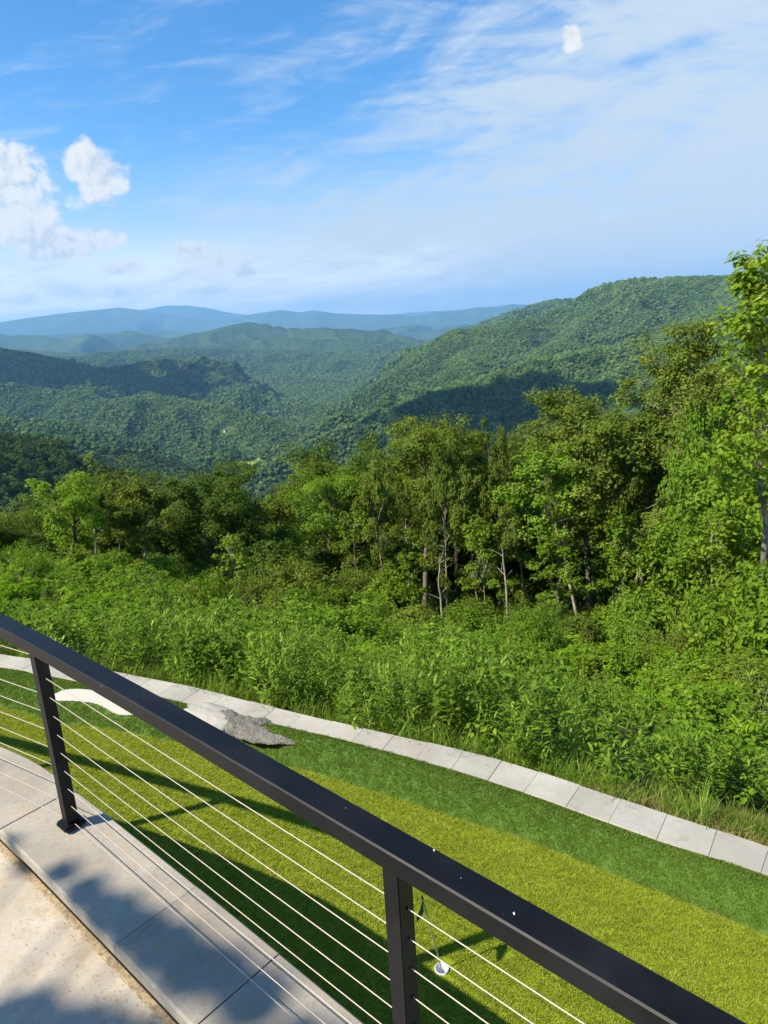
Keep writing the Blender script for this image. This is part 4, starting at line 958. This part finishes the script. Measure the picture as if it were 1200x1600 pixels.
for q in range(34):
    px = 470+q*26+rq.uniform(-10, 10); d = rq.uniform(36, 62); pi_ = (9, 10, 11)[q % 3]; p, yy = spot(px, d); r0, H0, lf = protos[pi_]
    ty = np.interp(px, [470, 560, 640, 760, 860, 960, 1060, 1200, 1350], [800, 790, 745, 745, 690, 660, 600, 570, 560])+rq.uniform(22, 70)
    Ht = top_h(p, px, ty, d)-.6; s_ = Ht/H0; xy = max(.8, min(1.35, s_))
    dup(r0, p, rq.uniform(0, 6.28), xy, 'tall oak crowded deep inside the dark wood behind the front trees', 'crowded oaks deep in the wood', s_/xy)
# understorey: bushes and saplings as single plants
UND = [
 ('bush', 470, 24.5, 880, 1.5, 'oak', 'rounded mid green bush at the foot of the bright locust'), ('bush', 560, 25, 895, 1.1, 'oak', 'bush between the locust and the vine covered tree'),
 ('bush', 612, 23.5, 905, 1.0, 'maple', 'bright low bush left of the central oak trunk'), ('bush', 430, 26, 870, 1.1, 'dark', 'dark small bush under the yellowish tree'),
 ('bush', 745, 24, 915, .9, 'maple', 'bright green bush between the two dead snags'), ('bush', 820, 24, 925, .8, 'oak', 'mid green bush right of the taller snag'),
 ('bush', 860, 21, 935, .8, 'dark', 'dark glossy bush left of the slim wavy stemmed tree'), ('bush', 955, 20, 950, .9, 'maple', 'bright spreading bush right of the thick trunked oak'),
 ('bush', 1000, 18, 940, .9, 'light', 'light green bush at the foot of the thin trunked oak'), ('bush', 1085, 18, 880, 1.2, 'maple', 'broad bright bush right of the bare limbed tree trunk'),
 ('bush', 1130, 14, 940, .9, 'maple', 'low bright bush left of the nearest maple trunk'), ('bush', 1230, 12, 930, 1.0, 'maple', 'bright bush at the right edge under the maple'),
 ('bush', 250, 25, 880, 1.0, 'light', 'bright bush below the slender pale trunked tree'), ('bush', 180, 24, 885, .9, 'light', 'bright frond like bush right of the crooked tree foot'),
 ('bush', 40, 24, 880, 1.1, 'light', 'bright bush left of the crooked dark trunked tree'), ('bush', -20, 18, 850, .7, 'light', 'bright leafy bush cut by the left frame edge'), ('bush', 330, 27, 890, 1.2, 'dark', 'shaded bush in front of the round dark tree'),
 ('bush', 520, 22, 935, .8, 'maple', 'small bright bush in front of the locust bush'), ('bush', 690, 27, 930, .8, 'dark', 'dark bush behind the twisted snag'), ('bush', 900, 26, 930, .9, 'dark', 'dark bush behind the slim wavy stemmed tree'),
 ('bush', 1040, 21, 945, .9, 'oak', 'mid green bush hiding the foot of the bare limbed tree'), ('bush', 790, 27, 925, .8, 'dark', 'dark bush behind the taller snag'),
 ('bush', 640, 27, 930, .8, 'oak', 'bush just behind the central oak trunk'), ('bush', 985, 15, 985, .8, 'light', 'low light green bush in front of the thin trunked oak'),
]
bproto = {}
for i_, (nm, px, d, ty, cr, lf, lb) in enumerate(UND):
    if 600 < px < 1060 and i_ not in (2, 8): ty += 22; cr *= .7
    if px < 300: ty += 30; cr *= .65
    p, yy = spot(px, d); Ht = max(1.0, top_h(p, px, ty+22, d))
    if i_ in (0, 2, 8):
        tm, lm = tree_meshes('bush', 300+i_, Ht, cr, base=.08, tr=.03, nl=7500, ll=.105 if i_ != 2 else .13, nb=18, stems=4, lowtwigs=0, shape='round')
        bproto[i_] = (place_tree('bush', tm, lm, M['darkbark'], M[lf], p, label=lb, cat='bush', group='bushes at the foot of the wood'), Ht, cr)
    else:
        r0, H0, c0 = bproto[[q for q in (0, 2, 8) if q <= i_][-1] if i_ % 2 else 0]
        s_ = Ht/H0; xy = cr/c0; dup(r0, p, rng.uniform(0, 6), xy, lb, 'bushes at the foot of the wood', s_/xy, mat=M[lf])
BK = [(60, 17, 1.5, 'light'), (150, 19, 1.3, 'light'), (225, 17, 1.5, 'light'), (330, 16, 1.1, 'maple'), (395, 18, 1.3, 'oak'), (470, 17, 1.2, 'maple'), (585, 18, 1.2, 'light'), (650, 16, .9, 'oak'), (745, 17, 1.1, 'maple'), (840, 14, 1.2, 'light'), (905, 17, 1.2, 'oak'), (960, 12, .9, 'maple'), (1030, 14, 1.1, 'oak'), (1090, 11, .9, 'light'), (1150, 9.5, .9, 'maple'), (1215, 8.5, .9, 'oak')]
WH = ['at the left frame edge', 'below the crooked dark trunked tree', 'below the slender pale trunked tree', 'below the fallen grey branch', 'below the thin pale sapling', 'below the rounded bush', 'below the vine covered tree', 'below the central oak', 'below the twisted snag', 'below the dark gap in the wood', 'below the slim wavy stemmed tree', 'amid the brambles right of centre', 'below the bare limbed tree', 'low on the bank at the right', 'below the nearest maple', 'cut by the right frame edge']
for i_, ((px, d, Ht, lf), wh) in enumerate(zip(BK, WH)):
    p, yy = spot(px, d); r0, H0, c0 = bproto[(0, 2, 8)[i_ % 3]]; xy = .6/c0*rng.uniform(.8, 1.25); Ht *= (.7 if px > 300 else .5)
    dup(r0, p, rng.uniform(0, 6), xy, 'knee to chest high leafy shrub in the weeds '+wh, 'shrubs growing up through the weeds', Ht/H0/xy, mat=M[lf])
SAP = [(375, 21, 845, .55, 'thin pale sapling with few leaves in front of the round dark tree'), (560, 27, 800, .8, 'slim sapling in front of the vine covered tree'), (872, 22, 850, .7, 'slim sapling left of the slim wavy stemmed tree'),
       (760, 24, 820, .9, 'slim sapling between the leaning oak and the taller snag'), (1100, 17, 800, .8, 'slim sapling left of the nearest maple'), (640, 26, 840, .8, 'slim sapling left of the central oak trunk'), (970, 22, 820, .9, 'slim sapling between the thick trunked and thin trunked oaks')]
for i_, (px, d, ty, cr, lb) in enumerate(SAP):
    p, yy = spot(px, d); Ht = top_h(p, px, ty, d)
    if i_ < 2:
        tm, lm = tree_meshes('sapling', 400+i_, Ht, cr, base=.3, tr=.025, nl=900 if i_ == 0 else 2600, ll=.12, nb=12, sparse=.7, lowtwigs=2); sp = (place_tree('sapling', tm, lm, M['palebark'], M['maple'], p, label=lb, cat='sapling', group='young saplings'), Ht)
    else: dup(sp[0], p, i_*1.3, 1., lb, 'young saplings', Ht/sp[1])
# dead snags and a fallen pale stick
def snag(px, d, ty, tr, lb, seed, bend=.1):
    rg = np.random.default_rng(seed); p, yy = spot(px, d); Ht = top_h(p, px, ty, d); T = Tubes(); m_ = 12; u = np.linspace(0, 1, m_)
    off = np.cumsum(rg.normal(size=(m_, 2))*bend*.3, 0)*u[:, None]; tp = np.column_stack([off, u*(Ht+.3)-.3]); rad = tr*(1-u*.6); rad[-1] = .004; rad[-2] *= .6; T.add(tp, rad, 7)
    for q in range(5):
        f = rg.uniform(.35, .95); b0 = np.array([np.interp(f, u, tp[:, j_]) for j_ in range(3)]); dv = unit(np.array([rg.normal(), rg.normal()*.5, .9])); T.add([b0, b0+dv*.15, b0+dv*rg.uniform(.3, .55)+rg.normal(size=3)*.04], [tr*.35, tr*.25, .004], 5)
    o_ = add_obj('dead_snag', T.mesh('dead_snag'), M['palebark'], None, p); return tag(o_, lb, 'dead tree')
snag(692, 22, 862, .05, 'twisted dead snag with split pale top right of the central oak', 3, .22)
snag(796, 23, 850, .055, 'taller straight dead snag with forked tip left of the dark dense tree', 8, .12)
def stick(a_, b_, d, r, lb):
    A = at(a_[0], a_[1], d); B = at(b_[0], b_[1], d*.97); T = Tubes(); u = np.linspace(0, 1, 9)[:, None]
    mid = A*(1-u)+B*u+np.sin(u*pi)*np.array([[.05, 0, .08]])+np.random.default_rng(int(a_[0])).normal(size=(9, 3))*.015; mid -= A; T.add(mid, np.linspace(r, r*.4, 9), 6)
    o_ = add_obj('fallen_branch', T.mesh('fallen_branch'), M['palebark'], None, A); return tag(o_, lb, 'branch')
stick((1135, 1040), (1172, 925), 13.5, .035, 'bare pale branch leaning left of the nearest maple trunk')
stick((925, 1040), (960, 985), 18, .03, 'bare broken branch leaning at the foot of the thick trunked oak')
stick((910, 1028), (965, 1040), 15, .03, 'pale fallen branch lying in the weeds below the thick trunked oak')
stick((290, 915), (345, 935), 22, .03, 'grey fallen branch lying among weeds below the round dark tree')
# a tree beside the patio, left of the frame: its boughs throw the soft shade on the coping
def shade_at(px, py, h, z=0.):
    q = g(px, py, z); return q+TOSUN/TOSUN[2]*h
T = Tubes(); Cc = []; rgs = np.random.default_rng(77)
base = np.array([-8.6, -3.4, -.1]); ctr = shade_at(200, 1450, 4.2)
tp = np.array([base, base+[.1, .1, 1.6], base+[.3, .3, 3.2], base+[.9, .6, 4.6], base+[1.2, .7, 6.]]); T.add(catmull(tp, 4), np.linspace(.15, .05, 17), 8)
for (px, py, hh, rx, n_) in ((95, 1362, 3.0, .045, 90), (130, 1392, 3.1, .06, 130), (170, 1425, 3.1, .08, 200), (215, 1455, 3.2, .085, 220), (260, 1480, 3.2, .085, 220), (300, 1515, 3.3, .09, 220), (345, 1515, 3.2, .08, 180), (390, 1560, 3.4, .09, 200), (0, 1322, 2.9, .06, 90), (60, 1610, 3.4, .12, 240), (150, 1625, 3.5, .10, 220), (-40, 1580, 3.5, .12, 240), (470, 1660, 3.3, .12, 260)):
    hh += 3.2; c_ = shade_at(px, py, hh); T.add(catmull([tp[3], (tp[3]+c_)/2+[0, 0, .35], c_], 5), np.linspace(.035, .006, 11), 5)
    Cc.append(c_+unit(rgs.normal(size=(n_, 3)))*(rgs.random((n_, 1))**.5)*rx*np.array([1.25, 1.25, .5]))
for q in range(16):
    c_ = tp[4]+rgs.normal(size=3)*[.8, .9, .6]+[-.6, -.6, .3]; T.add([tp[3], (tp[3]+c_)/2, c_], [.04, .02, .006], 5); Cc.append(c_+rgs.normal(size=(260, 3))*.28)
Cc = np.vstack(Cc)-base; V, F, r = leaves(Cc, rgs.normal(size=(len(Cc), 3))*.5+np.array([0, 0, 1]), .085, .055, rgs)
tm = Tubes.mesh(T, 'w'); vv_ = np.empty(len(tm.vertices)*3, np.float32); tm.vertices.foreach_get('co', vv_); vv_ = vv_.reshape(-1, 3)-base.astype(np.float32); tm.vertices.foreach_set('co', vv_.ravel()); tm.update()
lm = mesh_np('l', V, F); face_attr(lm, r)
place_tree('patio_tree', tm, lm, M['bark'], M['oak'], base, label='leafy tree standing beside the patio left of the view')

#@@SKY
# ------------------------------------------------------------------ haze
def box(name, lo, hi):
    bm = bmesh.new(); bmesh.ops.create_cube(bm, size=1)
    for v in bm.verts: v.co = Vector([lo[i_] if v.co[i_] < 0 else hi[i_] for i_ in range(3)])
    return bm
hz = bm_obj('haze', box('haze', (-36000, -1500, float(Z.min())-1), (36000, 43000, float(Z.max())+30)), None)
m, k, out = new_mat('haze'); pv = k.node('ShaderNodeVolumePrincipled'); pv.inputs['Color'].default_value = (.30, .60, 1., 1); pv.inputs['Density'].default_value = HZ = 4.2e-5; pv.inputs['Anisotropy'].default_value = .1
k.l.new(pv.outputs[0], out.inputs['Volume']); hz.data.materials.append(m); tag(hz, 'pale blue haze filling the air over the valley', 'haze', kind='stuff')
m.cycles.homogeneous_volume = True
print('Z', Z.min(), Z.max())
# ------------------------------------------------------------------ two cumulus clouds overhead, out of frame, whose shadows lie on the hills
m, k, out = new_mat('cloud'); b = k.node('ShaderNodeBsdfDiffuse'); b.inputs[0].default_value = (.85, .87, .9, 1); t_ = k.node('ShaderNodeBsdfTranslucent'); t_.inputs[0].default_value = (.85, .87, .9, 1)
x_ = k.node('ShaderNodeMixShader'); x_.inputs[0].default_value = .5; k.l.new(b.outputs[0], x_.inputs[1]); k.l.new(t_.outputs[0], x_.inputs[2]); k.l.new(x_.outputs[0], out.inputs[0]); M['cloud'] = m
def cloud(px, py, sx, sy, rot, h, lb, seed, q=None, gz_=None):
    d = 0
    if q is None: q, d = hit(px, py, 500)
    G = np.array([q[0], q[1], tz(*q) if gz_ is None else gz_]); c_ = G+TOSUN/TOSUN[2]*h
    bm = bmesh.new(); rg = np.random.default_rng(seed+60); nb_ = 150
    for q_ in range(nb_):
        a_ = rg.uniform(0, 2*pi); rr_ = math.sqrt(rg.random())*(1.12 if q_ % 3 else 1.45); core = max(.18, 1.25-rr_)
        rad = min(sx, sy)*.30*core*rg.uniform(.5, 1.15); cx_, cy_ = cos(a_)*rr_*sx, sin(a_)*rr_*sy; cz_ = rg.uniform(0, .25)*min(sx, sy)*core
        r_ = bmesh.ops.create_icosphere(bm, subdivisions=3, radius=1)
        for v in r_['verts']:
            f = mn.fractal(v.co*1.9+Vector((q_*3.1, seed*5., 0)), .7, 2.1, 4); x, y, z = v.co*(1+.6*f)*rad; x += cx_; y += cy_; z = max(z, -.3*rad)*.7+cz_
            v.co = Vector((x*cos(rot)-y*sin(rot), x*sin(rot)+y*cos(rot), z))
    o_ = bm_obj('cloud', bm, M['cloud'], None, c_, True); tag(o_, lb, 'cloud'); print('cloud at', project(c_), G, d)
#@@CLOUDS
cloud(100, 592, 760, 430, .1, 1900, 'cumulus cloud over the left hills above the frame', 1)
qa, qb = hit(965, 592, 500)[0], hit(540, 705, 500)[0]; dq = qb-qa; ROT = math.atan2(dq[1], dq[0]); LEN = float(np.hypot(*dq))/2
cloud((1000+500)/2, (622+757)/2, LEN*1.0+40, 235, ROT, 1900, 'long cumulus cloud over the right spur above the frame', 2, (qa+qb)/2, (tz(*qa)+tz(*qb))/2)
print('spur', qa, tz(*qa), qb, tz(*qb), tz(*((qa+qb)/2)))

# ------------------------------------------------------------------ sky
w = bpy.data.worlds.new('World'); sc.world = w; w.use_nodes = True; w.node_tree.nodes.clear(); k = NT(w.node_tree)
out = k.node('ShaderNodeOutputWorld'); bg = k.node('ShaderNodeBackground'); sky = k.node('ShaderNodeTexSky'); sky.sky_type = 'NISHITA'; sky.sun_disc = False
sky.sun_elevation = SUN_EL; sky.sun_rotation = math.atan2(TOSUN[0], TOSUN[1]); sky.altitude = 900; sky.air_density = 1.; sky.dust_density = .6; sky.ozone_density = 2.2
dv = k.node('ShaderNodeTexCoord').outputs['Generated']; sx = k.node('ShaderNodeSeparateXYZ'); k.l.new(dv, sx.inputs[0]); x, y, z = sx.outputs
yc = k.math('MAXIMUM', y, .05); u = k.math('DIVIDE', x, yc); v = k.math('DIVIDE', z, yc)
def comb(a_, b_, c_=0.):
    n = k.node('ShaderNodeCombineXYZ'); k.set(n.inputs[0], a_); k.set(n.inputs[1], b_); k.set(n.inputs[2], c_); return n.outputs[0]
def uv(px, py): r_ = ray(px, py); return r_[0]/r_[1], r_[2]/r_[1]
pfront = k.smooth(y, .05, .3)
# cumulus
def blobs(L, uu, vv):
    acc = None
    for px, py, a_, b_ in L:
        u0, v0 = uv(px, py); a_ /= 1109*.95; b_ /= 1109*.95
        d = k.math('ADD', k.math('POWER', k.math('ABSOLUTE', k.math('DIVIDE', k.math('SUBTRACT', uu, u0), a_)), 2.), k.math('POWER', k.math('ABSOLUTE', k.math('DIVIDE', k.math('SUBTRACT', vv, v0), b_)), 2.))
        val = k.math('SUBTRACT', 1., d); acc = val if acc is None else k.math('SMOOTH_MAX', acc, val, .18)
    return acc
CUM = [(15, 275, 60, 50), (45, 320, 70, 45), (20, 340, 60, 50), (95, 382, 70, 30), (150, 377, 48, 20), (60, 395, 40, 22), (125, 255, 33, 32), (160, 275, 44, 38), (185, 290, 22, 18), (193, 417, 38, 15), (190, 454, 40, 12), (30, 468, 40, 10), (305, 395, 42, 20), (350, 410, 50, 20), (385, 425, 28, 10), (330, 425, 50, 12), (893, 62, 17, 20), (480, 408, 14, 5), (0, 380, 26, 8), (330, 455, 30, 8), (100, 395, 60, 16)]
nz = k.noise(comb(u, v, 0.), 24, 8, .6, .2); nzc = k.math('SUBTRACT', nz, .5)
nb = k.noise(comb(u, v, 3.), 9, 3, .6); bl = blobs(CUM, u, v)
dens = k.math('ADD', bl, k.math('ADD', k.math('MULTIPLY', nzc, 3.2), k.math('MULTIPLY', k.math('SUBTRACT', nb, .5), .7)))
cm = k.smooth(dens, .05, .74)
nz2 = k.noise(comb(k.math('SUBTRACT', u, .006), k.math('ADD', v, .008), 0.), 24, 8, .6, .2)
shade = k.smooth(k.math('ADD', k.math('MULTIPLY', k.math('SUBTRACT', nz, nz2), 3.2), k.math('MULTIPLY', k.math('SUBTRACT', dens, .3), -.22)), -.85, .12)
# fade of the wispy low ones
low = k.smooth(v, .02, .16)
# cirrus: long soft streaks, heavier to the right and towards the horizon
r1 = comb(k.math('ADD', k.math('MULTIPLY', u, .9), k.math('MULTIPLY', v, .55)), k.math('SUBTRACT', k.math('MULTIPLY', v, 3.6), k.math('MULTIPLY', u, 1.0)), 1.)
c1 = k.noise(r1, 2.6, 6, .62, .9); r2 = comb(u, k.math('MULTIPLY', v, 4.8), 5.); c2 = k.noise(r2, 6.5, 5, .65, .8); c3 = k.noise(comb(u, v, 9.), 2.1, 3, .5)
# amount: grows with a diagonal front from lower left to upper right
fr = k.math('ADD', k.math('MULTIPLY', u, .85), k.math('MULTIPLY', v, -1.25))
am = k.smooth(fr, -.85, .30)
topright = k.math('MULTIPLY', k.smooth(u, -.1, .5), .30)
ci = k.math('ADD', k.math('MULTIPLY', c1, .85), k.math('ADD', k.math('MULTIPLY', c2, .60), k.math('MULTIPLY', c3, .15)))
ci = k.smooth(k.math('ADD', ci, k.math('ADD', k.math('MULTIPLY', am, .44), k.math('MULTIPLY', topright, .15))), .84, 1.25)
ci = k.math('MULTIPLY', ci, .95)
thin = k.math('MULTIPLY', k.smooth(c1, .5, .8), .22)
ci = k.math('MAXIMUM', ci, thin)
hs = k.node('ShaderNodeHueSaturation'); hs.inputs['Saturation'].default_value = 1.36; hs.inputs['Value'].default_value = 1.; k.l.new(sky.outputs[0], hs.inputs['Color'])
skyc = hs.outputs[0]
ccol = k.mix(k.smooth(v, .0, .45), (3.4, 3.75, 3.95), (3.3, 3.8, 4.3))
hzv = k.math('MULTIPLY', k.smooth(v, .26, .0), .84)
skyc = k.mix(hzv, skyc, (3.6, 3.85, 3.85))
skyc = k.mix(k.math('MULTIPLY', k.smooth(v, .16, -.01), .8), skyc, (4.6, 4.8, 4.7))
skyc = k.mix(k.smooth(v, .15, -.01), skyc, (8.4, 7.8, 6.8))
s1_ = k.mix(k.math('MULTIPLY', ci, pfront), skyc, ccol)
cucol = k.mix(shade, (2.5, 3.0, 3.5), (4.8, 4.7, 4.5))
s2_ = k.mix(k.math('MULTIPLY', k.math('MULTIPLY', cm, pfront), k.math('ADD', .8, k.math('MULTIPLY', low, .18))), s1_, cucol)
k.l.new(s2_, bg.inputs[0]); bg.inputs[1].default_value = .105; k.l.new(bg.outputs[0], out.inputs[0])
# ------------------------------------------------------------------ sun and camera
sl = bpy.data.lights.new('sun', 'SUN'); sl.energy = 4.6; sl.angle = R_(.53); sl.color = (1., .915, .76); so = bpy.data.objects.new('sun', sl); COL.objects.link(so)
so.rotation_euler = Vector((-TOSUN[0], -TOSUN[1], -TOSUN[2])).to_track_quat('-Z', 'Y').to_euler(); so.location = (-20, -10, 30)
cam = bpy.data.cameras.new('camera'); co = bpy.data.objects.new('camera', cam); COL.objects.link(co); sc.camera = co
cam.sensor_fit = 'VERTICAL'; cam.sensor_height = 36; cam.sensor_width = 27; cam.lens = 36*F_/1600; cam.clip_start = .05; cam.clip_end = 150000
fw = Vector((0, cos(P_), -sin(P_))); upv = Vector((0, sin(P_), cos(P_))); rt = Vector((1, 0, 0))
X_ = rt*cos(RO)+upv*sin(RO)*1.; Y_ = upv*cos(RO)-rt*sin(RO)
# image right axis = rt*cos - down*... : image x = a cos + b sin with b measured downwards
X_ = rt*cos(RO)-upv*sin(RO)*1. ; Y_ = rt*sin(RO)+upv*cos(RO)
mt = Matrix((X_, Y_, -fw)).transposed().to_4x4(); mt.translation = (0, 0, H); co.matrix_world = mt
sc.view_settings.view_transform = 'Standard'; sc.view_settings.look = 'None'; sc.view_settings.gamma = 1; sc.view_settings.exposure = .95
cy = sc.cycles; cy.use_denoising = True; cy.max_bounces = 6; cy.diffuse_bounces = 3; cy.glossy_bounces = 2; cy.transmission_bounces = 3; cy.volume_bounces = 1; cy.transparent_max_bounces = 4
cy.use_adaptive_sampling = True; cy.adaptive_threshold = .02; cy.caustics_reflective = False; cy.caustics_refractive = False
